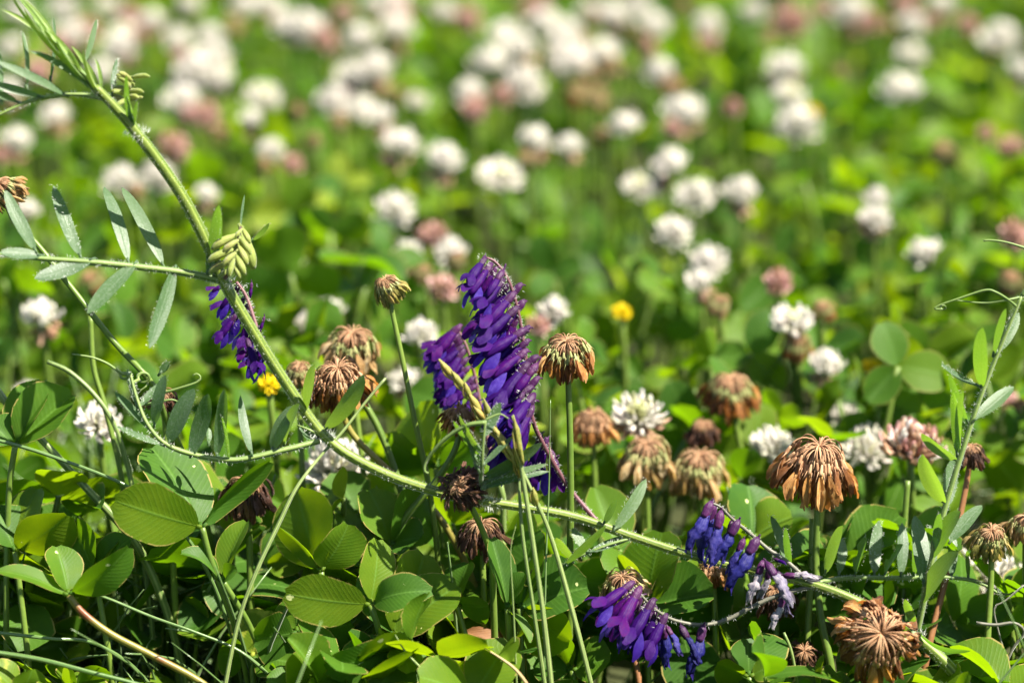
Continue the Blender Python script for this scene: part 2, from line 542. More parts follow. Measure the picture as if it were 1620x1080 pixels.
m, N, Lk = new_mat('clover leaf in the mass')
rv = rnd_value(N, Lk)
uvn = nd(N, 'ShaderNodeUVMap', uv_map='UVMap')
sxn = nd(N, 'ShaderNodeSeparateXYZ')
Lk.new(uvn.outputs[0], sxn.inputs[0])
aun = mth(N, Lk, 'ABSOLUTE', mth(N, Lk, 'SUBTRACT', sxn.outputs[0], 0.5))
mrn = mth(N, Lk, 'MULTIPLY', mth(N, Lk, 'LESS_THAN', aun, 0.03), 0.3)
finish(N, Lk, mixc(N, Lk, mrn, ramp(N, Lk, rv, [(0.0, (.025, .070, .008)), (0.5, (.043, .100, .006)), (1.0, (.084, .132, .005))]), (.18, .28, .08)),
       ramp(N, Lk, rv, [(0.0, (.15, .35, .003)), (0.5, (.24, .45, .003)), (1.0, (.40, .57, .004))]), 0.34, 0.52, 0.14)
M['clover_far'] = m

# ------------------------------------------------------------------ ground
m, N, Lk = new_mat('soil')
co = nd(N, 'ShaderNodeTexCoord')
n1 = nd(N, 'ShaderNodeTexNoise')
n1.inputs['Scale'].default_value = 60
n1.inputs['Detail'].default_value = 8
n2 = nd(N, 'ShaderNodeTexNoise')
n2.inputs['Scale'].default_value = 2.5
n2.inputs['Detail'].default_value = 6
Lk.new(co.outputs['Object'], n1.inputs['Vector'])
Lk.new(co.outputs['Object'], n2.inputs['Vector'])
c1 = ramp(N, Lk, n1.outputs[0], [(0.3, (.012, .009, .006)), (0.55, (.030, .022, .012)), (0.8, (.07, .052, .028))])
c2 = ramp(N, Lk, n2.outputs[0], [(0.35, (.018, .034, .006)), (0.7, (.036, .055, .010))])
finish(N, Lk, mixc(N, Lk, 0.45, c1, c2), None, 0, 0.9, 0.2, n1.outputs[0], 0.8, 0.01)
M['soil'] = m
gx = np.r_[-60, -20, -6, np.linspace(-2, 2, 41), 6, 20, 60]
gy = np.r_[-60, -20, -6, np.linspace(-1, 4, 51), 8, 22, 60]
gv, gf = [], []
for yy in gy:
    for xx in gx:
        gv.append((xx, yy, 0.006 * math.sin(xx * 9 + 1) * math.cos(yy * 7) - 0.004))
for i in range(len(gy) - 1):
    for j in range(len(gx) - 1):
        a = i * len(gx) + j
        gf.append((a, a + 1, a + 1 + len(gx), a + len(gx)))
g = MB()
g.add(gv, gf)
ground = g.obj('ground', M['soil'])
ground['kind'] = 'structure'


# ------------------------------------------------------------------ clover leaves: templates
def leaflet_template(k, nu=9, nv=7):
    random.seed(100 + k)
    b = MB()
    b.blade((0.03, 0, 0), (1, 0, 0), [0.82, 0.92, 0.74, 0.98, 0.86, 0.80][k], (0, 0, 1),
            bend=[.10, -.12, .22, .05, -.2, .16][k], fold=[.12, .35, .05, .2, .5, .75][k], nu=nu, nv=nv, wav=[.15, .3, .2, .4, .1, .2][k],
            curl=[0, .1, -.1, .05, .2, 0][k])
    return b


LT = [leaflet_template(k) for k in range(6)]
LT_MESH = [b.mesh('leaflet', M['clover']) for b in LT]
LO = [leaflet_template(k, 6, 5) for k in range(6)]
LO_V = [np.vstack(b.v) for b in LO]
LO_UV = [np.vstack(b.uv) for b in LO]
LO_F = np.array(LO[0].f)
LT_V = [np.vstack(b.v) for b in LT]
LT_UV = [np.vstack(b.uv) for b in LT]
LT_F = np.array(LT[0].f)
pb_ = MB()
pb_.tube([(0, 0, 0), (.02, .01, .35), (.09, .0, .75), (.16, 0, 1)], [.017, .014, .011, .011], 6, 9)
PET_MESH = pb_.mesh('petiole', M['clover_stem'])
PET_V, PET_UV, PET_F = np.vstack(pb_.v), np.vstack(pb_.uv), [f for f in pb_.f if len(f) == 4]
PET_F = np.array(PET_F)


def rot(axis, a):
    return np.array(Matrix.Rotation(a, 3, axis))


def leaf_instance(rs, x, y, h, s, maxtilt=0.65):
    """base on the ground, joint h above it, three leaflets; returns base, spin and three local 3x3 + offset"""
    spin = rs.random() * 2 * math.pi
    tilt = rot('Z', rs.random() * 6.28) @ rot('Y', maxtilt * rs.random() ** .7) @ rot('Z', rs.random() * 6.28)
    ls = []
    droop = rs.uniform(-.15, .45)
    for i in range(3):
        a = i * 2.094 + rs.uniform(-.15, .15)
        mat = tilt @ rot('Z', a) @ rot('Y', -droop + rs.uniform(-.15, .15)) @ rot('X', rs.uniform(-.3, .3))
        ls.append((rs.integers(0, 6), mat * s * rs.uniform(.9, 1.08)))
    return dict(base=np.array([x, y, 0.0]), h=h, spin=spin, ls=ls, s=s)


def joint_of(L):
    c, s_ = math.cos(L['spin']), math.sin(L['spin'])
    return L['base'] + np.array([.16 * L['h'] * c, .16 * L['h'] * s_, L['h']])


rs = np.random.default_rng(5)
LEAVES = []


def try_leaf(x, y, h, s, maxtilt=.65):
    L = leaf_instance(rs, x, y, h, s, maxtilt)
    j = joint_of(L)
    px, py, z = proj(j)
    d = (z - FOC) * 100
    top = proj(j + UP * s * .8)[1]
    if d < 1.8 and z > 0.1:
        if d < -1.5:
            if top < 1120:
                return
        elif px < 440:
            if top < 960 + rs.uniform(0, 160):
                return
        elif 870 < px < 1190:
            if top < 1068:
                return
        elif px < 1000:
            if top < 900 + rs.uniform(0, 60):
                return
        elif top < 985:
            return
    elif d < 6.5 and top < (690 if px < 850 else 775) - 14 * max(0, d - 2.5) + 10 * abs(rs.normal()):
        return
    L['px'], L['py'], L['z'] = px, py, z
    LEAVES.append(L)


def canopy(y):
    return 0.053 + 0.007 * math.sin(y * 11)


for _ in range(6000):
    y = rs.uniform(.34, 1.62)
    x = rs.uniform(-1, 1) * (.205 * y + .10)
    bump = math.sin(x * 71 + 2.3 * math.sin(y * 53) + 1) * math.cos(y * 63 + 1.7 * math.sin(x * 47))
    if bump < -.12 and rs.random() < .72:
        continue
    h = canopy(y) * (0.30 + 0.70 * rs.random() ** .8) + .024 * bump
    try_leaf(x, y, max(.012, h), rs.uniform(.0080, .0148), 1.35)
for _ in range(1500):
    q, _t = on_height(rs.uniform(-150, 1770), rs.uniform(700, 1250), .045)
    y = q[1] + rs.uniform(-.02, .05)
    if (np.array([q[0], y, .045]) - CAM) @ FW < FOC + .03:
        try_leaf(q[0], y, rs.uniform(.012, .066), rs.uniform(.0125, .019), .9)
nview = len(LEAVES)
FAR = []
for _ in range(6500):
    x, y = rs.uniform(-1.3, 1.3), rs.uniform(-.7, 3.2)
    if .34 < y < 1.62 and abs(x) < .205 * y + .10:
        continue
    FAR.append(leaf_instance(rs, x, y, rs.uniform(.03, .068), rs.uniform(.014, .023)))

# the leaves that show largest stand alone, the rest is one mass
inview = [L for L in LEAVES if -20 < L['px'] < 1640 and -20 < L['py'] < 1060 and L['h'] > .048 and L['z'] > FOC + .01]
inview.sort(key=lambda L: L['z'] - 1.5 * L['s'])
SINGLE = inview[:262]
sid = set(id(L) for L in SINGLE)
REST = [L for L in LEAVES if id(L) not in sid] + FAR

CLOVER_GROUP = 'clover leaves of the meadow'
for L in SINGLE:
    big, tall = L['s'] > .0128, L['h'] > .058
    lab = ('broad' if big else 'small') + ' three-part clover leaf ' + ('raised on a tall stalk' if tall else 'held low on its stalk') + ' among the white clover flowers'
    t = thing('clover_leaf', lab, 'clover leaf', L['base'], CLOVER_GROUP)
    t.rotation_euler = (0, 0, L['spin'])
    h = L['h']
    L['obj'] = t
    link('petiole', PET_MESH, t, Matrix.Diagonal((h, h, h, 1)))
    inv = rot('Z', -L['spin'])
    for k, mat in L['ls']:
        m4 = Matrix((inv @ mat).tolist()).to_4x4()
        m4.translation = (.16 * h, 0, h)
        link('leaflet', LT_MESH[k], t, m4)


def mass(name, leaves, label, petioles=True):
    V, F, U, Q, n, MI = [], [], [], [], 0, []
    for L in leaves:
        j = joint_of(L)
        r = rs.random()
        for k, mat in L['ls']:
            fine = L.get('z', 9) < FOC + .05
            tv, tu, tf = (LT_V[k], LT_UV[k], LT_F) if fine else (LO_V[k], LO_UV[k], LO_F)
            V.append(tv @ mat.T + j)
            U.append(tu)
            F.append(tf + n)
            MI.extend([0 if fine else 1] * len(tf))
            n += len(tv)
            Q.append(np.full(len(tv), (r + rs.random() * .15) % 1))
    V, F, U, Q = np.vstack(V), np.vstack(F), np.vstack(U), np.concatenate(Q)
    me = bpy.data.meshes.new(name)
    me.vertices.add(len(V))
    me.vertices.foreach_set('co', V.astype(np.float32).ravel())
    me.loops.add(F.size)
    me.loops.foreach_set('vertex_index', F.astype(np.int32).ravel())
    me.polygons.add(len(F))
    me.polygons.foreach_set('loop_start', (np.arange(len(F)) * 4).astype(np.int32))
    me.update(calc_edges=True)
    uvl = me.uv_layers.new(name='UVMap')
    uvl.data.foreach_set('uv', U[F.ravel()].astype(np.float32).ravel())
    at = me.attributes.new('rnd', 'FLOAT', 'POINT')
    at.data.foreach_set('value', Q.astype(np.float32))
    me.polygons.foreach_set('use_smooth', np.ones(len(F), bool))
    me.materials.append(M['clover'])
    me.materials.append(M['clover_far'])
    me.polygons.foreach_set('material_index', np.array(MI, dtype=np.int32))
    o = link(name, me)
    o['kind'] = 'stuff'
    return tag(o, label, 'clover')


mass('clover_foliage', [L for L in REST], 'dense green carpet of clover leaves covering the ground')

# clover stalks of the mass near the plane of focus
b = MB()
for L in REST:
    if L.get('z', 9) < FOC + .12 and -50 < L['px'] < 1670:
        c, s_ = math.cos(L['spin']), math.sin(L['spin'])
        v = PET_V * L['h'] @ rot('Z', L['spin']).T + L['base']
        b.add(v, [tuple(q) for q in PET_F], PET_UV, 0, rs.random())
o = b.obj('clover_stalk_undergrowth', M['clover_stem'])
o['kind'] = 'stuff'
tag(o, 'tangle of pale green clover stalks under the leaves', 'undergrowth')

# fine grass between the clover
b = MB()
for i in range(1350):
    if i < 850:
        q, _ = on_height(rs.uniform(-60, 520), rs.uniform(900, 1150), 0.01)
        x, y = q[0], q[1] + rs.uniform(-.02, .06)
    else:
        y = rs.uniform(.45, 1.3)
        x = rs.uniform(-1, 1) * (.2 * y + .05)
    l = rs.uniform(.03, .075)
    a = rs.random() * 6.28
    e = rs.uniform(.15, 1.2)
    d = np.array([math.cos(a) * math.cos(e), math.sin(a) * math.cos(e), math.sin(e)])
    p0 = np.array([x, y, 0.0])
    p1 = p0 + d * l * .55 + np.array([0, 0, .004])
    p2 = p0 + d * l + np.array([0, 0, -.006 * rs.random()])
    px, py, z = proj(p2)
    if z < FOC + .02 and py < 850:
        continue
    r = rs.uniform(.00025, .0006)
    b.tube([p0, p1, p2], [r, r, r * .3], 4, 7, 0, rs.random())
o = b.obj('grass', M['grass_blue'])
o['kind'] = 'stuff'
tag(o, 'fine wiry grass threading through the clover', 'grass')


# ------------------------------------------------------------------ florets
def white_floret(mats_seed, b, mat, rnd, D=None, off=None, ln=1.0, cal=1, lean=0.0):
    """one clover floret along +X, length about 8.5 mm, added to b; D is a 3x3 that turns it"""
    t = MB()
    L = .0085 * ln
    t.tube([(0.001, 0, 0), (.0022, 0, 0), (.0036, 0, .0001)], [.0003, .00055, .0006], 5, 4, cal, rnd)
    t.blade((.0030, 0, -.0001), (L, 0, .0007), .0030, (0, 0, 1), bend=-.10, fold=-.95, prof='petal', nu=5, nv=3, mat=mat, rnd=rnd, curl=-.10)
    t.tube([(.0034, 0, -.0002), (L * .62, 0, -.0003), (L * .90, 0, -.0002)], [.0005, .0007, .00085, .0003], 5, 5, mat, rnd)
    t.blade((L * .80, 0, -.0010), (L * .99, 0, .0014), .0019, (1, 0, -.2), bend=.5, fold=-.3, prof='clover', nu=4, nv=3, mat=mat, rnd=rnd)
    v = np.vstack(t.v)
    if lean:
        v[:, 2] += lean * v[:, 0] ** 2 / L
    if D is not None:
        v = v @ D.T
    if off is not None:
        v = v + off
    n0 = b.n
    b.v.append(v)
    b.uv.append(np.vstack(t.uv))
    b.r.append(np.concatenate(t.r))
    b.f.extend([tuple(i + n0 for i in q) for q in t.f])
    b.m.extend(t.m)
    b.n += len(v)


def radial_spots(n, lo, hi, rs_):
    """directions over the head from the crown (lo, degrees off vertical) to the skirt (hi)"""
    out = []
    c0, c1 = math.cos(R(lo)), math.cos(R(hi))
    for i in range(n):
        c = c0 + (c1 - c0) * (i + .5) / n
        th = math.acos(max(-1, min(1, c)))
        ph = i * 2.39996 + rs_.uniform(-.2, .2)
        out.append((th + rs_.uniform(-.08, .08), ph))
    return out


def turn(th, ph, roll=0.0):
    return rot('Z', ph) @ rot('Y', th - math.pi / 2) @ rot('X', roll)


def head_mesh(kind, seed):
    rs_ = np.random.default_rng(seed)
    b = MB()
    if kind == 'white':
        for th, ph in radial_spots(60, 6, [102, 88, 116][seed % 3], rs_):
            white_floret(0, b, 0, rs_.random(), turn(th, ph, rs_.uniform(-.3, .3)), None, rs_.uniform(.78, 1.16), 1, .12)
        mats = [M['white'], M['cream'], M['skirt']]
    elif kind == 'skirted':
        for th, ph in radial_spots(46, 8, 82, rs_):
            white_floret(0, b, 0, rs_.random(), turn(th, ph, rs_.uniform(-.3, .3)), None, rs_.uniform(.78, 1.16), 1, .12)
        for i in range(24):
            white_floret(0, b, 2, rs_.random(), turn(R(rs_.uniform(115, 168)), rs_.random() * 6.28, rs_.uniform(-1, 1)), None, rs_.uniform(.85, 1.1), 1)
        mats = [M['white'], M['cream'], M['skirt']]
    elif kind == 'green':
        for th, ph in radial_spots(52, 4, 100, rs_):
            top = th < R(42)
            white_floret(0, b, 1 if top else 0, rs_.random(), turn(th, ph, rs_.uniform(-.3, .3)), None, .72 if top else rs_.uniform(.95, 1.1), 1, .1)
        mats = [M['white'], M['cream'], M['skirt']]
    elif kind == 'pink':
        for th, ph in radial_spots(50, 8, 140, rs_):
            white_floret(0, b, 0 if rs_.random() < .75 else 2, rs_.random(), turn(th, ph, rs_.uniform(-.8, .8)), None, rs_.uniform(.8, 1.05), 1)
        mats = [M['pink'], M['skirt'], M['skirt']]
    elif kind == 'yellow':
        for th, ph in radial_spots(44, 5, 125, rs_):
            white_floret(0, b, 0, rs_.random(), turn(th, ph, rs_.uniform(-.3, .3)), None, rs_.uniform(.95, 1.05), 0)
        mats = [M['yellow'], M['cream'], M['yellow']]
    return b.mesh('flower_head', mats)


def dried_floret_profile(b, e, reach, hang, rs_, D=None, mats=(0, 1, 2), spread=0.0):
    """one drooped floret in the XZ plane: stalklet arching out of the crown, calyx, withered petals hanging"""
    n = 9
    ang = np.linspace(e, R(-78) + spread, n)
    st = reach / (n - 1)
    pts = [np.zeros(3)]
    for a in ang[1:]:
        pts.append(pts[-1] + st * np.array([math.cos(a), 0, math.sin(a)]))
    t = MB()
    t.tube(pts, [.00016, .00017, .00022], 4, n, mats[0], 0)
    a = ang[-1]
    d = np.array([math.cos(a), 0, math.sin(a)])
    p = pts[-1]
    c1 = p + d * .0026
    t.tube([p, p + d * .0008, c1], [.00025, .00048, .00052], 6, 5, mats[1], 0)
    a2 = a - R(rs_.uniform(2, 34))
    d2 = np.array([math.cos(a2), rs_.uniform(-.2, .2), math.sin(a2)])
    q = c1 + d2 * hang
    mid = c1 + d2 * hang * .5 + np.array([.0005, rs_.uniform(-.0005, .0005), 0])
    t.tube([c1 - d * .0004, mid, q], [.00050, .00092, .00092, .00020], 7, 10, mats[2], 0, 0, .42, .38, rs_.uniform(-1.2, 1.2))
    sd = np.array([0, 1, 0]) * rs_.uniform(-1, 1) + np.array([1, 0, .3])
    t.blade(c1, c1 + d2 * hang * rs_.uniform(.75, 1.12) + np.array([rs_.uniform(.0003, .0016), rs_.uniform(-.0011, .0011), 0]), rs_.uniform(.0019, .0036),
            sd, bend=rs_.uniform(-.15, .25), fold=rs_.uniform(-.9, .9), prof='petal', nu=6, nv=3, mat=mats[2], wav=.6)
    # two fine calyx teeth
    for k in (-1, 1):
        t.tube([p + d * .0018 + np.array([0, k * .0006, 0]), p + d * .0042 + np.array([.0006, k * .0011, 0])], [.00018, .00004], 3, 2, mats[1], 0)
    v = np.vstack(t.v)
    if D is not None:
        v = v @ D.T
    n0 = b.n
    b.v.append(v)
    b.uv.append(np.vstack(t.uv))
    b.r.append(np.full(len(v), rs_.random() if D is not None else 0.0))
    b.f.extend([tuple(i + n0 for i in q_) for q_ in t.f])
    b.m.extend(t.m)
    b.n += len(v)


DRY = {}
for tone, petal, cal in (('brown', 'brown', 'pedicel'), ('cream_brown', 'brown', 'calyx_green'), ('darkbrown', 'darkbrown', 'darkbrown'), ('tan', 'tan', 'calyx_green'), ('olive', 'olive', 'calyx_green')):
    L_ = []
    for var in range(18):          # crown to skirt
        rs_ = np.random.default_rng(40 + var)
        q_ = var / 17
        b = MB()
        dried_floret_profile(b, R(72 - 125 * q_ + rs_.uniform(-10, 10)), (.0088 - .0052 * q_) * rs_.uniform(.82, 1.08), rs_.uniform(.0060, .0086), rs_, spread=R(rs_.uniform(-14, 16)))
        L_.append(b.mesh('dry_floret', [M['pedicel'], M[cal], M[petal]]))
    DRY[tone] = L_


def dry_head(root, centre, axis, size, tone, count=44, seed=0, off=(0, 0, 0), jit=1.0):
    count = int(count * 2.5)
    """drooped florets as parts of root round the crown point; axis is the way the crown faces"""
    rs_ = np.random.default_rng(seed)
    ax = unit(axis)
    ref = np.array([1.0, 0, 0])
    base = np.array(basis((0, 0, 0), np.cross(np.cross(ax, ref), ax), ax).to_3x3())
    for i in range(count):
        me = DRY[tone][min(17, int(18 * rs_.random() ** 1.25))]
        ph = i * 2.39996 + rs_.uniform(-.3, .3)
        sc = size / .0218 * rs_.uniform(.84, 1.10)
        m3 = base @ rot('Z', ph) @ rot('Y', jit * rs_.uniform(-.2, .2)) @ rot('X', jit * rs_.uniform(-.28, .28))
        m4 = Matrix((m3 * sc).tolist()).to_4x4()
        m4.translation = Vector(np.asarray(centre) - np.asarray(off))
        link('dry_floret', me, root, m4)


def stalk_to_ground(pts):
    """finish a stalk at the soil, bending smoothly down from its last visible point"""
    pts = [np.array(p) for p in pts]
    dv = unit(pts[-1] - pts[-2]) if len(pts) > 1 else np.array([0, 0, -1.0])
    p = pts[-1]
    while p[2] > 0.0:
        dv = unit(dv + np.array([0, 0, -.45]))
        p = p + dv * .010
        pts.append(p)
    return pts


NAMED = []


def dried_clover(label, hx, hy, d, wpx, tone, path, count=44, axis=(0, 0, 1), r=.00085, stem='clover_stem', seed=0, squash=1.0, jit=1.0):
    NAMED.append((hx, hy, d, label))
    size = wpx * (FOC + d * .01) / FPX
    crown = P(hx, hy, d)
    # crown point sits above the middle of the head
    crown = crown + np.array([0, 0, .36 * size * squash])
    pts = stalk_to_ground([crown - unit(axis) * .0006] + [P(*q) for q in path])
    root = thing('dried_clover', label, 'dried clover', pts[-1])
    b = MB()
    b.tube(pts, [r * .8, r, r * 1.1], 10, len(pts) * 6)
    b.obj('stem', M[stem], root, pts[-1])
    dry_head(root, crown, axis, size, tone, count, seed or hash((hx, hy)) % 1000, pts[-1], jit)
    return root


# ------------------------------------------------------------------ vetch florets (local: calyx at origin, petals toward +X, banner up +Z)
def vetch_floret(kind, seed):
    random.seed(seed)
    b = MB()
    u = random.uniform
    if kind in ('open', 'half'):
        b.tube([(-.0014, 0, -.0012), (-.0011, 0, -.0005), (0, 0, 0)], [.00022, .00025, .0006], 6, 5, 0)
        b.tube([(-.0011, 0, -.0001), (-.0005, 0, .0001), (.0009, 0, .0001), (.0028, 0, .0002)], [.0005, .00100, .00108, .0009], 10, 10, 0, 0, 0, 1.0, .05)
        for k in (-1, 0, 1):
            b.tube([(.0022, k * .0010, -.0007 + .0006 * abs(k)), (.0046, k * .0015, -.0013 + .0010 * abs(k))], [.00038, .00006], 4, 3, 0)
        # the banner wraps the tube, then its limb turns up
        op = 1.0 if kind == 'open' else .45
        b.tube([(.0016, 0, .0002), (.0050, 0, .0006), (.0088, 0, .0009), (.0108, 0, .0008)], [.0009, .0013, .00165, .0015, .0008], 10, 9, 1, 0, 0, .82, .06)
        for k in (-1, 1):
            b.blade((.0078, k * .0004, .0022), (.0134 + u(-.0005, .0005), k * .0013, .0018 + .0022 * op), .0036, (-.5, k * .55, 1), bend=.18, fold=.1, prof='petal', nu=7, nv=5, mat=1, curl=-.15 * op, wav=.4)
        for k in (-1, 1):
            b.blade((.0072, k * .0010, -.0002), (.0144 + u(-.0008, .0008), k * (.0008 + .0012 * op), -.0012 + u(-.0006, .0004)), .0032, (0.1, k, .35), bend=.16, fold=.15, prof='petal', nu=8, nv=5, mat=2, wav=.35)
        b.blade((.0072, 0, -.0012), (.0118, 0, -.0012), .0022, (0, .3, 1), bend=-.2, fold=.8, prof='petal', nu=5, nv=3, mat=2)
        mats = [M['calyx'], M['banner'], M['wing']]
    elif kind == 'bud':
        b.tube([(-.0026, 0, .0010), (-.0016, 0, .0002), (0, 0, 0)], [.0003, .00032, .0005], 6, 4, 0)
        b.tube([(-.0008, 0, 0), (0, 0, 0), (.0026, 0, .0001), (.0040, 0, 0)], [.0004, .0012, .0012, .0010], 8, 8, 0, 0, 0, 1, .06)
        b.tube([(.0030, 0, 0), (.0060, 0, .0003), (.0092, 0, .0003), (.0110, 0, -.0004)], [.0009, .0013, .0014, .0010, .0003], 8, 9, 1, 0, 0, .85, .07)
        mats = [M['calyx'], M['banner'], M['wing']]
    elif kind in ('wilted', 'papery'):
        b.tube([(-.0015, 0, .0005), (-.0010, 0, .0002), (0, 0, 0)], [.00025, .00028, .0006], 6, 5, 0)
        b.tube([(-.0008, 0, 0), (.0004, 0, 0), (.0020, 0, 0), (.0040, 0, 0)], [.0005, .0013, .0013, .0011], 9, 8, 0, 0, 0, 1, .08)
        b.tube([(.0030, 0, 0), (.0060, .0003, .0005), (.0098, -.0003, .0002), (.0132, u(-.001, .001), u(-.0012, .0006))], [.0010, .0013, .0017, .0011, .0005], 9, 14, 1, 0, 0, .6, .42, u(-1.5, 1.5))
        for k in (-1, 1):
            b.blade((.0066, k * .0004, 0), (.0138 + u(-.001, .001), k * u(.0004, .0018), u(-.002, .0005)), .0027, (u(-.4, .4), k, u(-.5, .5)), bend=u(-.3, .3), fold=u(-1, 1), prof='petal', nu=8, nv=5, mat=1, wav=1.1)
        mats = [M['calyx'], M['wilt'] if kind == 'wilted' else M['wilt_pale']]
    else:  # young: green spindle bud
        b.tube([(-.0016, 0, .0004), (0, 0, 0)], [.00028, .0004], 5, 3, 0)
        b.tube([(-.0004, 0, 0), (.0006, 0, 0), (.0026, 0, .0002), (.0050, 0, .0002), (.0066, 0, -.0003)], [.0004, .00095, .00115, .00105, .0004], 8, 10, 0, 0, 0, .9, .05)
        mats = [M['bud']]
    return b.mesh('floret', mats)


VF = {k: [vetch_floret(k, 300 + i * 17 + len(k)) for i in range(3)] for k in ('open', 'half', 'bud', 'wilted', 'papery', 'young')}


def put_floret(parent, kind, base, tip, off, up=None, length=None, var=None):
    x = tip - base
    L = np.linalg.norm(x)
    std = {'open': .0148, 'half': .0145, 'bud': .011, 'wilted': .0138, 'papery': .0138, 'young': .0066}[kind]
    sc = (length or L) / std
    z = UP * .8 - FW * .35 + RX * random.uniform(-.5, .5) if up is None else up
    m4 = basis(base - off, x, z, sc)
    # wide petals stay in proportion when a floret is short
    return link('floret', VF[kind][random.randrange(3) if var is None else var], parent, m4)


# ------------------------------------------------------------------ leaflet helper for hand-placed leaves
def face(base, tip, lit, r):
    """which way a leaflet's face is turned: r degrees off the viewer, toward (lit>0) or away from the sun"""
    a = unit(tip - base)
    n0 = unit(CAM - base)
    n0 = unit(n0 - a * (n0 @ a))
    sd = np.cross(n0, a)
    s_ = 1 if sd @ SUN > 0 else -1
    r = max(r, 25) if lit > 0 else r * .75 if lit == 0 else min(60, max(36, r + 10))
    if lit <= 0:
        s_ = -s_
    return math.cos(R(r)) * n0 + math.sin(R(r)) * sd * s_


def px2m(w, d):
    return w * (FOC + d * .01) / FPX


class VetchLeaf:
    pass


def vetch_leaf(root, off, rach, leaflets, r0=.0006, hairs=None, mat='rachis', lean=None):
    """rach: (x, y, d) points of the leaf stalk; leaflets: (bx, by, tx, ty, width px, lit, turn, [bend])"""
    pts = [P(*q) for q in rach]
    b = MB()
    b.tube(pts, [r0, r0 * .85, r0 * .5], 10, len(pts) * 6, ridge=.06)
    part = b.obj('leaf', M[mat], root, off)
    if hairs is not None:
        pa = spline(pts, 40)
        hairs.fuzz(pa, [r0] * 40, int(60 * np.linalg.norm(np.diff(pa, axis=0), axis=1).sum() * 100), .0006)
    rx = np.array([q[0] for q in rach], float)
    ry = np.array([q[1] for q in rach], float)
    rd = np.array([q[2] for q in rach], float)
    for q in leaflets:
        bx, by, tx, ty, w, lit, tr = q[:7]
        bend = q[7] if len(q) > 7 else random.uniform(-.12, .12)
        mm = q[8] if len(q) > 8 else 'vetch_leaf'
        bite = q[9] if len(q) > 9 else None
        d = rd[np.argmin((rx - bx) ** 2 + (ry - by) ** 2)]
        B0 = P(bx, by, d)
        ln = math.hypot(tx - bx, ty - by) * FOC / FPX * 100
        best = None
        for sg in (-1, 1):
            T1 = P(tx, ty, d + sg * ln * (lean or (random.uniform(.35, .55) if lit > 0 else .15 if lit == 0 else random.uniform(.6, .85))))
            val = face(B0, T1, lit, tr) @ SUN * (1 if lit > 0 else -1)
            if best is None or val > best[0]:
                best = (val, T1)
        T0 = best[1]
        lb = MB()
        lb.blade(B0, T0, px2m(w, d) * (1.02 if lit > 0 else 1.15), face(B0, T0, lit, tr), bend=bend, fold=random.uniform(.05, .3), prof='vetch', nu=13, nv=5, wav=.12, bite=bite)
        lb.tube([B0 - unit(T0 - B0) * .0008, B0 + unit(T0 - B0) * .0008], [.0003, .00035], 5, 2)
        lb.obj('leaflet', M[mm], part, off)
        if hairs is not None and random.random() < .75:
            pa = spline([B0, T0], 12)
            wr = [px2m(w, d) * .45 * math.sin(math.pi * min(.97, max(.05, i / 11))) ** .6 for i in range(12)]
            sdv = np.cross(face(B0, T0, lit, tr), unit(T0 - B0))
            for _ in range(60):
                i = random.randrange(1, 11)
                s_ = random.choice((-1, 1))
                p0 = pa[i] + (pa[i + 1 if i < 11 else i] - pa[i]) * random.random() + sdv * s_ * wr[i] * (1 if random.random() < .6 else random.random())
                q0 = p0 + unit(sdv * s_ + unit(T0 - B0) * random.uniform(.1, 1) - FW * random.uniform(0, .5)) * random.uniform(.0003, .0007)
                e_ = unit(T0 - B0) * .00004
                hairs.add([p0 - e_, p0 + e_, q0], [(0, 1, 2)])
    return part


# ================================================================== the sprawling vetch plant
random.seed(21)
STEM = [(150, 138, -2.3), (165, 152, -2.2), (215, 208, -1.9), (285, 305, -1.4), (332, 395, -1.0), (352, 442, -.8), (398, 520, -.5), (450, 602, -.2),
        (518, 694, 0), (600, 745, 0), (690, 777, 0), (765, 792, 0), (900, 815, .3), (1000, 848, .5), (1090, 877, .5), (1190, 902, .4), (1290, 925, .2),
        (1370, 958, .1), (1443, 1003, 0), (1530, 1088, -.3)]
sp = [P(*q) for q in STEM]
root_end = np.array([sp[-1][0] + .022, sp[-1][1] - .004, -.002])
sp.append(root_end)
vetch = thing('vetch_plant', 'sprawling hairy vetch with purple flower spikes, its ribbed stem arching across the clover', 'vetch', root_end)
hairs = MB()
b = MB()
srad = [.0009, .0012, .00125, .00125, .00120, .00120, .00112, .00108, .00112, .00100, .00098, .00102, .00098, .00092, .00095, .0011, .00125, .00135, .00145, .00150, .0014]
b.tube(sp, srad, 16, 150, ridge=.07, twist=1.2)
b.obj('stem', M['vetch_stem'], vetch, root_end)
pa = spline(sp, 150)
hairs.fuzz(pa, np.interp(np.linspace(0, 1, 150), np.linspace(0, 1, len(srad)), srad), 3600, .00058)
# swollen nodes with woolly hair
for (x, y, d) in [(352, 442, -.8), (508, 688, 0), (765, 792, 0), (1443, 1003, 0), (215, 208, -1.9)]:
    c = P(x, y, d)
    hairs.fuzz(np.array([c - RX * .0022 + UP * .001, c, c + RX * .0025 - UP * .001]), [.0011] * 3, 150, .0013)

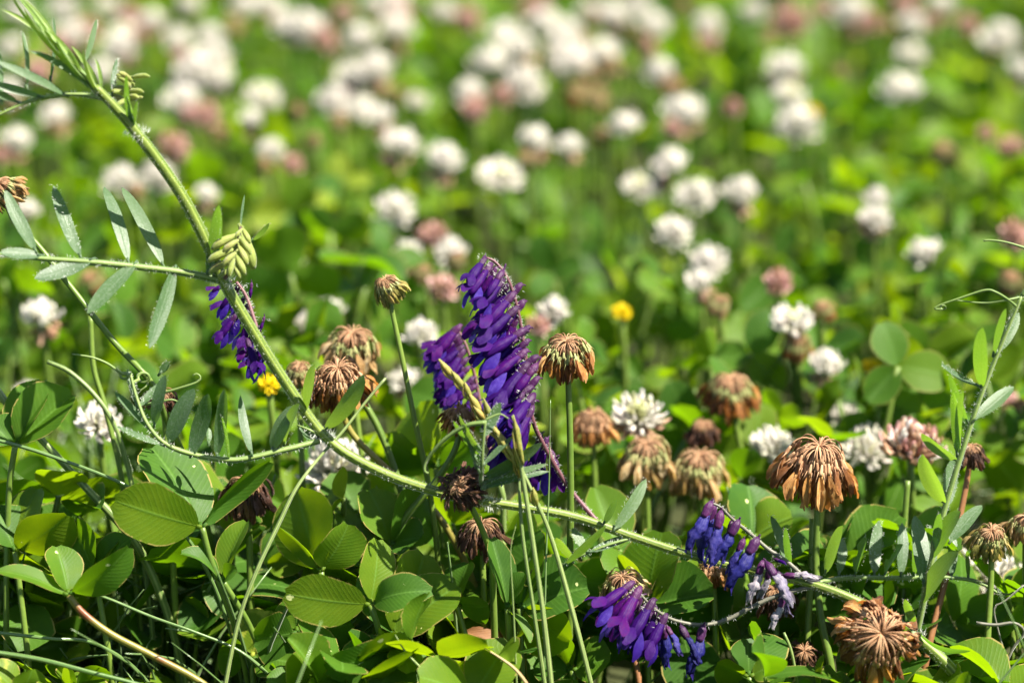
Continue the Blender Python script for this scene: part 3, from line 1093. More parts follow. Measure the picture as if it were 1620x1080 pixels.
# --- leaf of the shoot tip, and the folded young leaflets of the tip itself
vetch_leaf(vetch, root_end, [(163, 156, -2.2), (130, 150, -2.3), (95, 150, -2.4), (45, 161, -2.6), (-20, 190, -2.8)],
           [(104, 151, -8, 97, 15, 1, 30), (64, 153, -20, 130, 15, 1, 30), (28, 162, -40, 140, 14, 1, 30), (42, 138, 36, 50, 11, 1, 45),
            (2, 160, -4, 70, 13, 1, 40), (80, 126, 84, 27, 12, 1, 60), (135, 97, 153, 30, 12, 1, 40)], .0005, hairs)
shoot = MB()
shoot.tube([P(160, 150, -2.2), P(135, 122, -2.3), P(95, 80, -2.5), P(60, 45, -2.7)], [.0010, .0008, .0006, .0003], 10, 14)
so = shoot.obj('shoot_tip', M['rachis'], vetch, root_end)
for i, (bx, by, tx, ty, w) in enumerate([(160, 150, 132, 78, 11), (150, 140, 112, 72, 11), (156, 146, 122, 85, 10), (140, 130, 88, 60, 12), (130, 122, 70, 45, 12), (118, 108, 50, 28, 12),
                                         (105, 95, 38, 12, 10), (90, 85, 18, -15, 10), (100, 85, 30, -8, 9), (75, 62, 12, -22, 8), (140, 140, 45, 80, 15), (148, 138, 100, 95, 12),
                                         (125, 110, 72, 58, 11), (80, 70, 2, 15, 9), (158, 148, 150, 92, 9), (112, 100, 60, 40, 9)]):
    d = -2.2 - (160 - bx) * .005
    B0, T0 = P(bx, by, d), P(tx, ty, d - .4 + .3 * (i % 3 - 1))
    lb = MB()
    lb.blade(B0, T0, px2m(w, d) * 1.15, face(B0, T0, 1 if i % 3 else -1, 40), bend=.1, fold=.9, prof='vetch', nu=9, nv=5)
    lb.obj('leaflet', M['vetch_leaf'] if i == 10 else M['shoot'], so, root_end)

# green flower buds beside the upper node
ax = [(208, 205, -1.9), (200, 180, -1.9), (203, 150, -1.9), (210, 122, -1.9)]
b = MB()
b.tube([P(*q) for q in ax], [.0004, .0004, .0003, .0002], 6, 12)
part = b.obj('young_raceme', M['rachis'], vetch, root_end)
for i in range(14):
    t = .55 + .45 * (i / 13)
    c = spline([P(*q) for q in ax], 30)[int(t * 29)]
    dr = unit(RX * random.uniform(-1, 1.1) + UP * random.uniform(-.3, .6) - FW * random.uniform(-.3, 1))
    put_floret(part, 'young', c, c + dr * .0038, root_end, UP)
vetch_leaf(vetch, root_end, [(210, 210, -1.9), (206, 195, -1.9)],
           [(207, 205, 200, 118, 12, -1, 40), (178, 150, 185, 92, 9, 1, 20), (210, 205, 218, 160, 12, -1, 50), (212, 205, 200, 150, 10, -1, 60)], .0005, hairs)

# --- long grey-green leaf at the second node
vetch_leaf(vetch, root_end, [(352, 444, -.8), (285, 430, -1.1), (210, 421, -1.4), (140, 414, -1.7), (60, 408, -2.0), (-20, 400, -2.3)],
           [(56, 396, 7, 298, 24, 1, 25), (127, 405, 84, 292, 24, 1, 25), (203, 413, 164, 294, 22, 1, 25), (258, 419, 192, 295, 22, 1, 25),
            (64, 404, 0, 400, 22, 1, 35), (146, 410, 54, 441, 28, 1, 30), (214, 416, 138, 496, 28, 1, 30), (277, 424, 236, 551, 26, 1, 25)], .00085, hairs)
vetch_leaf(vetch, root_end, [(345, 438, -.8), (332, 425, -.9)],
           [(328, 432, 347, 323, 22, -1, 25), (380, 360, 387, 308, 8, 1, 60), (398, 382, 425, 353, 14, -1, 50)], .0005, hairs)
# yellow-green bud spike there
ax = [(356, 440, -.9), (368, 420, -1.1), (374, 390, -1.2), (382, 358, -1.2)]
b = MB()
b.tube([P(*q) for q in ax], [.0006, .0005, .0004, .0003], 8, 12)
part = b.obj('young_raceme', M['peduncle'], vetch, root_end)
for (bx, by, tx, ty, dd) in [(372, 372, 334, 394, -1.3), (368, 395, 328, 413, -1.3), (366, 412, 330, 430, -1.2), (364, 425, 345, 440, -1.4), (380, 376, 397, 402, -1.4), (378, 390, 392, 418, -1.5),
                             (374, 405, 388, 434, -1.6), (370, 418, 380, 440, -1.6), (382, 368, 402, 425, -1.1), (376, 380, 352, 398, -1.6), (372, 400, 352, 420, -1.7), (383, 362, 372, 376, -1.5),
                             (384, 362, 396, 385, -1.3), (370, 410, 362, 438, -1.7)]:
    put_floret(part, 'young', P(bx, by, dd), P(tx, ty, dd - .1), root_end)

# --- the leaf with the dark upright leaflets, curling up into tendrils
L3 = [(505, 697, 0), (450, 711, -.3), (370, 727, -.6), (300, 717, -.8), (258, 699, -.9), (232, 668, -.9), (216, 628, -.8), (206, 590, -.7)]
vetch_leaf(vetch, root_end, L3,
           [(267, 700, 308, 614, 30, 0, 42), (302, 719, 330, 621, 28, 0, 42), (343, 721, 355, 614, 21, 0, 42), (362, 731, 351, 658, 9, -1, 55), (398, 717, 380, 624, 16, 1, 30),
            (430, 711, 466, 640, 26, 0, 42), (258, 704, 183, 674, 13, 1, 40), (236, 678, 181, 620, 15, 1, 30), (244, 672, 262, 592, 20, 0, 42), (253, 590, 266, 571, 12, 0, 42),
            (216, 640, 202, 583, 12, 1, 40), (222, 642, 251, 608, 14, 1, 20), (330, 700, 330, 676, 10, 1, 20)], .00072, hairs)
vetch_leaf(vetch, root_end, [(508, 690, 0), (490, 680, -.1), (470, 672, -.1)],
           [(516, 678, 576, 591, 30, -1, 22, .1), (484, 648, 498, 576, 22, -1, 40, .05), (450, 702, 474, 638, 26, -1, 55, .1, 'vetch_leaf', (1, .35, .2)),
            (500, 690, 473, 676, 12, 1, 30), (496, 694, 478, 686, 10, 1, 30)], .0004, hairs)


def tendril(pts, r=.00028, parent=vetch, off=root_end, m='rachis'):
    b = MB()
    b.tube([P(*q) for q in pts], [r * 1.3, r, r * .6], 7, len(pts) * 6)
    return b.obj('tendril', M[m], parent, off)


def coil(cx, cy, d, rad, turns, ph=0, pitch=.06, n=10):
    k = int(turns * n)
    return [(cx + rad * math.cos(ph + 2 * math.pi * i / n), cy + rad * math.sin(ph + 2 * math.pi * i / n) * .8, d + pitch * i / n * 3) for i in range(k + 1)]


tendril([(206, 592, -.7), (192, 590, -.7), (170, 575, -.8), (145, 565, -.9), (114, 560, -1.0)])
tendril([(206, 592, -.7)] + coil(197, 594, -.8, 6, 1.6, 0))
tendril([(210, 605, -.7), (220, 600, -.5)] + coil(227, 597, -.5, 9, 1.7, 2.6) + [(232, 610, -.4), (222, 618, -.4)], .0003)
tendril([(236, 622, -.4), (262, 620, -.6), (290, 612, -.7), (312, 604, -.7), (317, 596, -.7), (311, 591, -.7), (305, 594, -.7)])
tendril([(228, 640, -.6), (250, 636, -.8), (272, 632, -.8), (286, 638, -.7)])

# --- upright silvery leaf at the middle node
vetch_leaf(vetch, root_end, [(763, 790, -.2), (761, 760, -1.2), (762, 735, -1.7), (764, 700, -1.9), (768, 664, -2.0)],
           [(760, 722, 717, 665, 15, -1, 50), (758, 708, 726, 656, 10, -1, 40), (766, 690, 792, 636, 20, 1, 25), (764, 735, 812, 690, 12, 1, 35), (764, 755, 858, 700, 22, -1, 30),
            (764, 756, 840, 716, 12, 1, 30), (766, 762, 866, 734, 13, 1, 30), (766, 768, 845, 712, 11, 1, 40), (766, 772, 870, 745, 13, 1, 30), (766, 770, 820, 752, 14, -1, 20),
            (757, 742, 742, 690, 14, 1, 60), (752, 735, 738, 665, 9, -1, 40)], .0006, hairs, lean=.12)
tendril([(767, 668, -2.0), (740, 672, -2.0), (712, 688, -1.9), (690, 708, -1.8), (674, 730, -1.7), (672, 745, -1.7), (678, 748, -1.7)], .00042)
tendril([(768, 664, -2.0), (790, 655, -2.0), (805, 662, -2.0)], .0002)

# --- small leaf low on the stem
vetch_leaf(vetch, root_end, [(1002, 850, .5), (960, 862, .3), (915, 880, .2), (890, 893, .1)],
           [(973, 836, 1023, 757, 22, 1, 25), (955, 828, 976, 790, 16, -1, 40), (935, 872, 1003, 847, 17, 1, 35), (893, 893, 958, 830, 20, -1, 45), (905, 886, 880, 850, 16, -1, 35), (930, 874, 905, 835, 16, 1, 30)], .0004, hairs)

# --- level leaf beyond the stem with its row of upright leaflets
vetch_leaf(vetch, root_end, [(1292, 922, .3), (1340, 914, .7), (1420, 914, .9), (1500, 913, 1.0), (1550, 922, 1.1), (1590, 945, 1.1)],
           [(1306, 905, 1333, 831, 26, -1, 40), (1327, 907, 1333, 850, 17, 1, 25), (1353, 908, 1372, 849, 22, -1, 45, .1, 'vetch_leaf', (1, .5, .15)), (1383, 907, 1391, 822, 22, 1, 20),
            (1400, 908, 1429, 860, 22, -1, 45, .1, 'vetch_leaf', (1, .6, .2)), (1425, 909, 1427, 826, 20, 1, 20), (1446, 909, 1448, 850, 16, -1, 40), (1505, 911, 1505, 838, 18, 1, 20),
            (1532, 914, 1530, 870, 8, -1, 20), (1246, 893, 1219, 814, 17, 1, 30), (1250, 900, 1243, 834, 13, -1, 30), (1478, 910, 1470, 830, 14, 1, 30)], .00062, hairs)

# --- the upright branch
BR = [(1450, 1000, 0), (1460, 955, -.2), (1472, 895, -.4), (1490, 820, -.5), (1520, 720, -.6), (1553, 622, -.7), (1588, 535, -.8), (1616, 468, -.9)]
vetch_leaf(vetch, root_end, BR,
           [(1459, 952, 1516, 872, 38, -1, 40, .08), (1461, 922, 1447, 814, 30, 1, 28, .1), (1474, 880, 1520, 808, 36, -1, 40, .08), (1504, 856, 1554, 798, 24, 1, 25),
            (1494, 796, 1459, 717, 32, -1, 30, .1), (1498, 800, 1508, 725, 26, 1, 25), (1513, 728, 1457, 685, 22, -1, 40), (1514, 718, 1508, 618, 18, -1, 25), (1518, 712, 1524, 616, 16, -1, 40),
            (1530, 666, 1502, 590, 14, -1, 30), (1544, 662, 1604, 611, 24, 1, 25), (1553, 612, 1555, 517, 25, -1, 20), (1547, 610, 1488, 575, 12, 1, 45), (1572, 560, 1592, 488, 16, -1, 40),
            (1577, 556, 1612, 494, 22, 1, 25), (1478, 870, 1488, 812, 20, -1, 40)], .00078, hairs)
vetch_leaf(vetch, root_end, [(1445, 1003, -.1), (1441, 998, -.1)],
           [(1447, 992, 1432, 947, 16, -1, 25), (1441, 1010, 1404, 982, 26, -1, 20), (1454, 1000, 1538, 1030, 13, -1, 50, .25)], .0005, hairs)
tendril([(1607, 484, -.9), (1595, 474, -1), (1575, 462, -1.1), (1558, 459, -1.1), (1520, 471, -1.1), (1488, 482, -1.1), (1479, 488, -1.1), (1486, 489, -1.1)] + coil(1492, 486, -1.1, 4, 1.2, 2), .00025)
tendril([(1614, 470, -.9), (1595, 474, -1), (1560, 479, -1), (1530, 477, -1), (1508, 474, -1)], .00022)
tendril([(1616, 468, -.9), (1640, 430, -1), (1650, 405, -1), (1620, 392, -1), (1590, 383, -1), (1565, 380, -1), (1556, 381, -1)], .00034)
tendril([(1500, 913, 1.0), (1540, 917, 1.2), (1575, 932, 1.4), (1595, 940, 1.4), (1620, 925, 1.4), (1640, 920, 1.4)], .0003, m='peduncle_grey')


# --- flower spikes
def raceme(axis, florets, mat='peduncle', r=.0006, root=vetch, off=root_end, fuzz=300, name='flower_spike'):
    pts = [P(*q) for q in axis]
    b = MB()
    b.tube(pts, [r * .6, r * .85, r, r * 1.1], 8, len(pts) * 6)
    part = b.obj(name, M[mat], root, off)
    if fuzz:
        hairs.fuzz(spline(pts, 40), [r] * 40, fuzz, .00055)
    for (kind, bx, by, bd, tx, ty, td) in florets:
        B0, T0 = P(bx, by, bd), P(tx, ty, td)
        f = put_floret(part, kind, B0, T0, off)
        if kind in ('open', 'bud', 'half') and fuzz:
            hairs.fuzz(np.array([B0, B0 + (T0 - B0) * .15, B0 + (T0 - B0) * .3]), [.0013] * 3, 16, .0006)
    return part


u = random.uniform
# the tall spike
AX1 = [(766, 407, -.2), (784, 415, -.2), (805, 445, -.2), (820, 495, -.1), (830, 555, 0), (836, 610, 0), (843, 665, .1), (870, 722, .4), (905, 778, .6), (948, 828, .5)]
FL = [('bud', 767, 405, -.2, 758, 421, -.4), ('half', 766, 411, -.4, 731, 462, -.9), ('open', 775, 421, -.3, 735, 487, -.9), ('half', 783, 427, -.3, 752, 490, -.2),
      ('bud', 797, 424, .1, 788, 447, .4), ('bud', 795, 430, -.5, 770, 470, -.9), ('open', 794, 446, -.4, 748, 506, -.9), ('half', 801, 455, .1, 765, 520, .6)]
# rows of florets hanging in ranks down the stalk
ranks = [(815, 463), (822, 490), (828, 522), (833, 553), (840, 578), (846, 606), (838, 640)]
for i, (bx, by) in enumerate(ranks):
    for k, dd in enumerate((-.5, 0, .5)):
        ox = (-5, 3, -9)[k] + u(-4, 4)
        oy = (6, -7, 8)[k] + u(-6, 6)
        ln = u(84, 102)
        an = R(u(120, 146) - (8 if i < 2 else 0))
        kind = 'open' if random.random() < .45 else 'half'
        FL.append((kind, bx + ox, by + oy, dd * .7, bx + ox + ln * math.cos(an), by + oy + ln * math.sin(an), dd * 1.3 - .1))
FL += [('open', 842, 628, -.7, 790, 700, -1.5), ('bud', 848, 578, -.5, 812, 626, -.8), ('open', 840, 648, -.5, 795, 735, -.9), ('half', 835, 655, -.2, 812, 745, -.2), ('half', 828, 665, .2, 782, 745, .5),
       ('bud', 828, 622, -.9, 812, 650, -1.1), ('bud', 833, 598, .3, 822, 625, .3), ('bud', 815, 500, .4, 800, 530, .5), ('half', 812, 668, -.5, 788, 765, -.6)]
raceme(AX1, FL, 'peduncle', .00055, fuzz=520)
# florets low on the same stalk
raceme([(868, 700, .6), (872, 720, .5), (880, 740, .5)], [('half', 864, 698, .9, 850, 782, 1.2), ('open', 874, 718, .8, 884, 783, .9), ('half', 855, 690, 1.2, 842, 760, 1.6), ('bud', 880, 730, .9, 874, 778, 1.0)], 'peduncle', .0004, fuzz=60)

# the spike behind the arching stem
FL = []
for i in range(7):
    t = i / 6
    bx, by = 378 + 44 * t, 452 + 100 * t
    for k in range(1 if i % 2 else 2):
        ln = u(50, 66)
        an = R(u(105, 132))
        FL.append(('half' if k else 'open', bx + u(-6, 3), by + u(-5, 5), .3 + .5 * k, bx + ln * math.cos(an), by + ln * math.sin(an), .4 + .8 * k))
FL += [('open', 362, 446, .3, 328, 470, .3), ('bud', 398, 448, 0, 396, 472, 0), ('bud', 418, 502, 0, 412, 525, 0), ('open', 392, 540, -.1, 412, 602, -.3), ('half', 372, 500, .2, 342, 548, .2)]
raceme([(374, 446, .2), (390, 470, .2), (405, 515, .1), (420, 555, .1), (445, 600, .1), (480, 655, .1), (508, 690, 0)], FL, 'peduncle', .00062, fuzz=420)

# the low spike, half of it faded
raceme([(997, 924, -.3), (1015, 942, -.3), (1035, 962, -.2), (1065, 980, 0), (1110, 988, .2), (1150, 980, .3), (1185, 962, .3), (1230, 942, .3), (1290, 926, .2)],
       [('open', 998, 924, -.4, 930, 983, -.9), ('open', 1010, 934, -.6, 962, 1020, -1.2), ('half', 1013, 945, -.1, 978, 1024, .1), ('open', 1032, 953, -.5, 984, 1040, -1.0), ('half', 1036, 965, 0, 1012, 1045, .1),
        ('half', 1052, 976, -.4, 1016, 1050, -.7), ('wilted', 1046, 972, .3, 1042, 1040, .4), ('wilted', 1056, 992, -.2, 1078, 1034, -.5), ('wilted', 1050, 990, 0, 1056, 1058, 0), ('wilted', 1078, 992, 0, 1110, 1052, -.2),
        ('wilted', 1112, 992, .1, 1092, 1070, -.2), ('wilted', 1020, 960, .2, 1000, 1040, .3), ('half', 1003, 938, .3, 950, 1000, .4)], 'peduncle_grey', .0005, fuzz=260)
# the drooping faded spike
raceme([(1124, 795, -.1), (1140, 802, -.1), (1158, 820, 0), (1190, 846, .1), (1215, 868, .1), (1245, 888, .1), (1272, 912, .1), (1292, 926, .2)],
       [('wilted', 1124, 797, -.2, 1088, 872, -.5), ('wilted', 1128, 800, .2, 1106, 890, .3), ('wilted', 1140, 812, -.3, 1122, 895, -.5), ('wilted', 1167, 826, -.2, 1126, 897, -.4), ('wilted', 1160, 824, .3, 1140, 885, .4),
        ('wilted', 1176, 855, -.1, 1150, 912, -.2), ('wilted', 1197, 854, -.3, 1152, 932, -.6), ('papery', 1206, 890, -.3, 1184, 955, -.5), ('papery', 1214, 892, -.5, 1256, 958, -.9), ('papery', 1218, 900, 0, 1202, 950, .2),
        ('papery', 1240, 945, -.6, 1220, 998, -.7), ('papery', 1242, 910, -.2, 1297, 912, -.5), ('bud', 1226, 884, -.2, 1244, 892, -.5), ('papery', 1230, 905, .2, 1248, 975, .3)], 'peduncle_grey', .0005, fuzz=160)
# bare stalk beside the low spike
h = hairs.obj('hairs', M['hair'], vetch, root_end)
h['kind'] = 'stuff'

# ------------------------------------------------------------------ a second vetch spike growing behind the tall one
hairs = MB()
off2 = np.array([P(790, 760, 2.6)[0], P(790, 760, 2.6)[1], 0.0])
v2 = thing('vetch_plant', 'shorter purple vetch flower spike crowded behind the tall spike', 'vetch', off2)
FL = []
for i in range(9):
    t = i / 8
    bx, by = 722 + 30 * t, 520 + 105 * t
    for k in range(2):
        ln = u(58, 76)
        an = R(u(118, 142))
        FL.append((('half', 'open')[k], bx + u(-4, 4), by + u(-4, 4), 2.2 + .5 * k, bx + ln * math.cos(an), by + ln * math.sin(an), 2.0 + .9 * k))
raceme([(724, 520, 2.3), (738, 548, 2.3), (750, 590, 2.4), (760, 640, 2.5), (775, 710, 2.6), (790, 760, 2.6)], FL, 'peduncle', .0005, v2, off2, 0)
bs = MB()
bs.tube([P(790, 760, 2.6), P(796, 800, 2.8), np.array([off2[0], off2[1], -.002])], [.0007, .0008, .001], 8, 12)
bs.obj('stem', M['rachis'], v2, off2)

# ================================================================== dried clover heads on stalks
DC = dried_clover
DC('large dark brown drooping clover head on a thick green stalk beside the faded vetch spike', 1295, 757, .6, 138, 'brown', [(1293, 820, .6), (1291, 900, .7), (1300, 985, .6), (1312, 1040, .5)], 64, (.05, -.1, 1), .0009, seed=1)
DC('drooping clover head with cream calyxes and brown petals beside the tall purple spike', 896, 576, .3, 98, 'cream_brown', [(900, 630, .3), (902, 700, .4), (903, 790, .6), (902, 860, .8)], 46, (.0, -.15, 1), .00085, seed=2)
DC('small olive-green closed clover head on a long bare stalk', 610, 466, 1.0, 64, 'olive', [(622, 500, 1.0), (637, 570, 1.0), (655, 660, 1.1), (675, 750, 1.3)], 46, (-.35, -.2, .9), .0007, seed=3)
DC('shrivelled dark clover head resting in front of the hairy vetch stem', 727, 776, -1.0, 66, 'darkbrown', [(748, 806, -.7), (768, 850, -.4), (778, 885, -.2), (780, 930, 0)], 60, (-.45, -.75, .6), .0008, seed=4, squash=.3, jit=4.5)
DC('orange-brown clover head turned upward showing its radiating stalklets', 1392, 1052, -1.6, 150, 'brown', [(1392, 1085, -1.2), (1392, 1140, -.8)], 72, (.05, -.80, .62), .0009, 'rust_stem', seed=5)
DC('tan curled clover head tucked behind the low purple spike', 985, 942, .9, 84, 'tan', [(1000, 990, .8), (1005, 1040, .7), (1012, 1085, .6)], 54, (-.1, -.35, .9), .0008, 'rust_stem', seed=6)
DC('yellowish green clover head on a slender stalk beside the upright vetch branch', 1567, 866, .8, 76, 'olive', [(1568, 910, .8), (1564, 980, .8), (1560, 1060, .7)], 52, (0, -.3, 1), .0008, seed=7)
DC('reddish clover head next to the yellowish green one', 1622, 842, 1.0, 70, 'tan', [(1622, 890, 1.0), (1625, 1000, 1.0)], 46, (0, -.2, 1), .0008, seed=8)
DC('brown clover head topping the long leaning stalk that the vetch tendrils grip', 2, 316, .6, 66, 'tan', [(20, 345, .5), (60, 388, .4), (105, 445, .3), (180, 540, .1), (238, 604, -.2), (262, 660, .6), (300, 740, 1.2)], 50, (-.6, -.3, .7), .00078, seed=9)
DC('small brown clover head behind the dark upright vetch leaflets', 256, 642, 1.2, 62, 'darkbrown', [(262, 680, 1.3), (268, 780, 1.4)], 44, (0, -.3, 1), .0008, seed=10)
DC('large cream and brown clover head crowded behind the vetch stem', 558, 566, 3.6, 104, 'tan', [(560, 620, 3.6), (572, 720, 3.6)], 54, (.1, -.2, 1), .0008, seed=11)
DC('brown clover head below the large cream one', 535, 622, 1.5, 108, 'brown', [(548, 670, 1.6), (600, 730, 1.7), (680, 800, 1.8)], 60, (-.05, -.3, 1), .00085, 'red_stem', seed=12)
DC('small golden clover head touching the vetch stem', 474, 598, 3.0, 58, 'tan', [(474, 640, 3.0), (478, 740, 3.0)], 40, (0, -.3, 1), .0008, seed=13)
DC('ragged brown clover head between the grass spike and the shorter vetch spike', 728, 672, .8, 66, 'brown', [(722, 705, .8), (690, 760, .9), (640, 820, 1.1)], 46, (.15, -.4, .9), .0009, seed=14)
DC('large orange-brown clover head beside a small dark one', 1155, 636, 7.6, 98, 'cream_brown', [(1168, 690, 7.6), (1190, 800, 7.9)], 54, (0, -.2, 1), .0009, seed=15)
DC('small dark clover head beside the large orange-brown one', 1112, 692, 6.5, 60, 'darkbrown', [(1114, 740, 6.5), (1116, 800, 6.5)], 40, (0, -.2, 1), .0008, seed=16)
DC('brown clover head behind the stalk of the cream-calyx head', 938, 684, 5.8, 80, 'brown', [(940, 730, 5.8), (944, 830, 5.9)], 44, (0, -.2, 1), .0008, seed=17)
DC('pinkish brown clover head low between green leaves', 1106, 758, 5.4, 104, 'tan', [(1108, 810, 5.4), (1110, 880, 5.6)], 50, (0, -.3, 1), .0008, seed=18)
DC('cream spent clover head with splayed petals', 1022, 738, 5.0, 100, 'tan', [(1024, 790, 5.0), (1026, 880, 5.2)], 42, (0, -.2, 1), .0008, seed=19)
DC('very dark shaggy clover head under the vetch leaf', 392, 796, 1.4, 92, 'darkbrown', [(394, 840, 1.4), (396, 920, 1.5)], 60, (0, -.2, 1), .0009, seed=20)
DC('slim brown clover head on a rusty stalk behind the upright vetch branch', 1536, 726, 1.8, 56, 'darkbrown', [(1528, 770, 1.8), (1505, 880, 1.6), (1472, 1010, 1.2)], 40, (0, -.2, 1), .0008, 'rust_stem', seed=21)
DC('brown clover head sunk among leaves under the shrivelled one', 762, 858, 1.2, 84, 'darkbrown', [(764, 900, 1.2), (766, 960, 1.2)], 52, (0, -.3, 1), .0008, seed=22)
DC('brown clover head half hidden by the drooping faded spike', 1128, 912, 1.6, 66, 'brown', [(1130, 950, 1.6), (1132, 1000, 1.5)], 44, (0, -.3, 1), .0008, seed=23)
DC('brown clover head low behind the papery faded florets', 1226, 958, 1.4, 76, 'darkbrown', [(1228, 1000, 1.4), (1230, 1050, 1.3)], 46, (0, -.3, 1), .0008, seed=24)
DC('flattened brown clover head lying by the thick green stalk', 1272, 1050, .6, 60, 'darkbrown', [(1272, 1075, .6), (1272, 1100, .6)], 40, (0, -.6, .7), .0008, 'rust_stem', seed=25)

# ------------------------------------------------------------------ white clover flowers
HEADS = {k: [head_mesh(k, 60 + i) for i in range(n)] for k, n in (('white', 3), ('skirted', 3), ('green', 2), ('pink', 3), ('yellow', 1))}
sb = MB()
sb.tube([(0, 0, 0), (.03, -.01, -.35), (.02, .02, -.7), (.06, 0, -1)], [.016, .016, .018, .019], 7, 10)
STEM_MESH = sb.mesh('stem', M['clover_stem'])
DRYHEAD = []
for tone in ('brown', 'tan', 'darkbrown'):
    rs_ = np.random.default_rng(len(tone))
    b = MB()
    for i in range(46):
        lay = [0, 1, 1, 2, 2, 2, 3, 3][i % 8]
        dried_floret_profile(b, R([68, 42, 8, -35][lay]), [.0086, .0078, .0060, .0038][lay], [.0062, .0068, .0070, .0068][lay], rs_, rot('Z', i * 2.4) @ rot('Y', rs_.uniform(-.15, .15)))
    DRYHEAD.append(b.mesh('flower_head', [M['pedicel'], M['calyx_green'], M[tone]]))

KIND = {'W': ('white', 'white_clover', 'white clover flower, round and fully open, standing above the blurred leaves', 'white clover', 'open white clover flowers of the meadow'),
        'S': ('skirted', 'white_clover', 'white clover flower with a skirt of drooping brown florets', 'white clover', 'white clover flowers with brown skirts'),
        'G': ('green', 'white_clover', 'white clover flower with a greenish unopened centre', 'white clover', 'white clover flowers with green centres'),
        'P': ('pink', 'fading_clover', 'fading pinkish clover flower in the meadow', 'clover flower', 'fading pink clover flowers'),
        'B': (None, 'dried_clover', 'brown withered clover flower among the white ones of the meadow', 'dried clover', 'brown withered clover flowers of the meadow'),
        'Y': ('yellow', 'yellow_flower', 'tiny yellow flower ball in the meadow', 'yellow flower', 'tiny yellow flowers')}
FLOWERS = '''25,230,S,62 90,190,S,60 100,18,W,55 112,62,S,62 140,48,P,50 188,80,W,60 205,28,P,50 200,58,G,55 280,70,S,58 332,62,W,48 365,42,B,46 340,96,S,62 312,122,W,78
345,132,W,70 290,166,S,70 326,182,P,55 275,232,P,60 300,10,W,42 415,160,G,66 400,196,S,50 430,240,W,46 460,262,P,45 390,16,W,58 425,15,S,52 485,52,W,76 512,62,P,50
455,45,S,60 570,66,W,56 625,14,W,66 625,54,S,68 632,32,P,50 560,130,W,72 592,116,S,72 528,166,W,62 570,182,W,66 600,192,S,55 630,152,B,36 660,162,G,36 500,226,B,36
630,236,S,74 700,260,S,72 790,286,G,82 845,230,S,66 900,238,S,54 625,335,W,72 745,152,W,56 752,172,P,56 740,30,P,50 800,62,S,62 775,106,W,66 820,86,S,72 825,140,W,76
862,46,W,66 848,18,P,60 890,86,S,72 905,108,W,70 955,95,S,72 920,152,B,58 945,158,B,50 970,32,S,62 955,216,B,40 990,206,W,58 898,58,W,60 1030,50,S,66 1025,76,P,42
1120,45,W,56 1120,70,P,40 1045,120,S,60 1080,186,S,76 1160,170,P,36 1062,266,W,66 1012,300,G,66 1100,316,W,72 1172,312,S,70 1065,372,W,68 1240,116,S,72 1248,156,G,60 1260,202,W,80
1250,36,P,72 1345,26,S,72 1374,34,P,42 1430,10,P,50 1440,45,W,50 1490,12,S,50 1440,92,G,55 1425,152,W,78 1405,46,B,36 1580,70,W,72 1612,116,S,52 1490,246,B,56 1600,236,P,55
1385,318,W,48 1382,352,S,60 1465,406,S,66 1230,446,P,56 1120,418,W,70 1108,452,S,60 1140,486,B,52 1252,514,G,76 1262,552,B,72 1305,584,S,70 875,496,W,58 850,516,P,46 645,410,S,66
715,404,W,60 685,372,P,56 700,456,P,60 665,532,W,60 640,606,S,60 522,500,W,60 485,512,S,42 66,508,S,78 140,452,B,62 190,290,W,62 250,286,W,66 325,312,S,46 45,626,W,52
40,336,S,50 1605,372,P,62 1600,452,B,60 1300,496,B,52 1606,640,P,52 1335,658,W,52 350,216,B,42 30,30,W,52 60,112,P,52 15,150,S,52 160,120,W,50 240,38,S,48 545,20,P,42
700,22,W,46 1190,20,W,42 1530,40,P,44 1560,210,P,36 470,180,B,34 1330,120,B,34 983,495,Y,28 1285,178,Y,27 1573,80,Y,32 425,608,Y,29 1380,581,Y,14 590,12,S,44 170,12,G,44
1080,14,B,40 20,80,S,50 1010,14,W,46 930,20,W,44 1300,15,P,40 1220,60,B,38 0,245,P,35 93,203,B,36 91,71,P,45 197,92,P,36 288,91,P,35 343,141,P,34 303,179,P,38
417,262,B,34 636,23,P,41 555,148,P,44 563,128,P,35 539,196,B,44 831,255,B,44 752,176,P,35 795,151,P,45 931,118,B,34 966,105,B,40 919,71,B,41 1010,65,B,34 1069,142,B,36
1064,203,P,39 1050,290,P,40 1471,35,P,38 672,435,B,44 723,415,B,44 219,310,B,44 218,56,P,35 940,33,B,44'''
NEAR_FLOWERS = {'155,675,W': 4.6, '530,742,W': 4.8, '1010,664,G': 6.5, '1222,712,W': 7.5, '1368,712,W': 7.8, '1562,918,W': 4.8, '1440,722,P': 5.2}


SHORT = {'W': 'an open white flower', 'S': 'a brown-skirted flower', 'G': 'a green-centred flower', 'P': 'a pinkish flower', 'B': 'a brown withered flower', 'Y': 'a tiny yellow ball'}
FL_ALL = [(float(q[0]), float(q[1]), q[2], float(q[3])) for q in (t_.split(',') for t_ in FLOWERS.split())]
KSIZE = {'W': 'open white clover flower', 'S': 'brown-skirted white clover flower', 'G': 'green-centred white clover flower', 'P': 'fading pinkish clover flower', 'B': 'brown withered clover flower', 'Y': 'tiny yellow flower ball'}


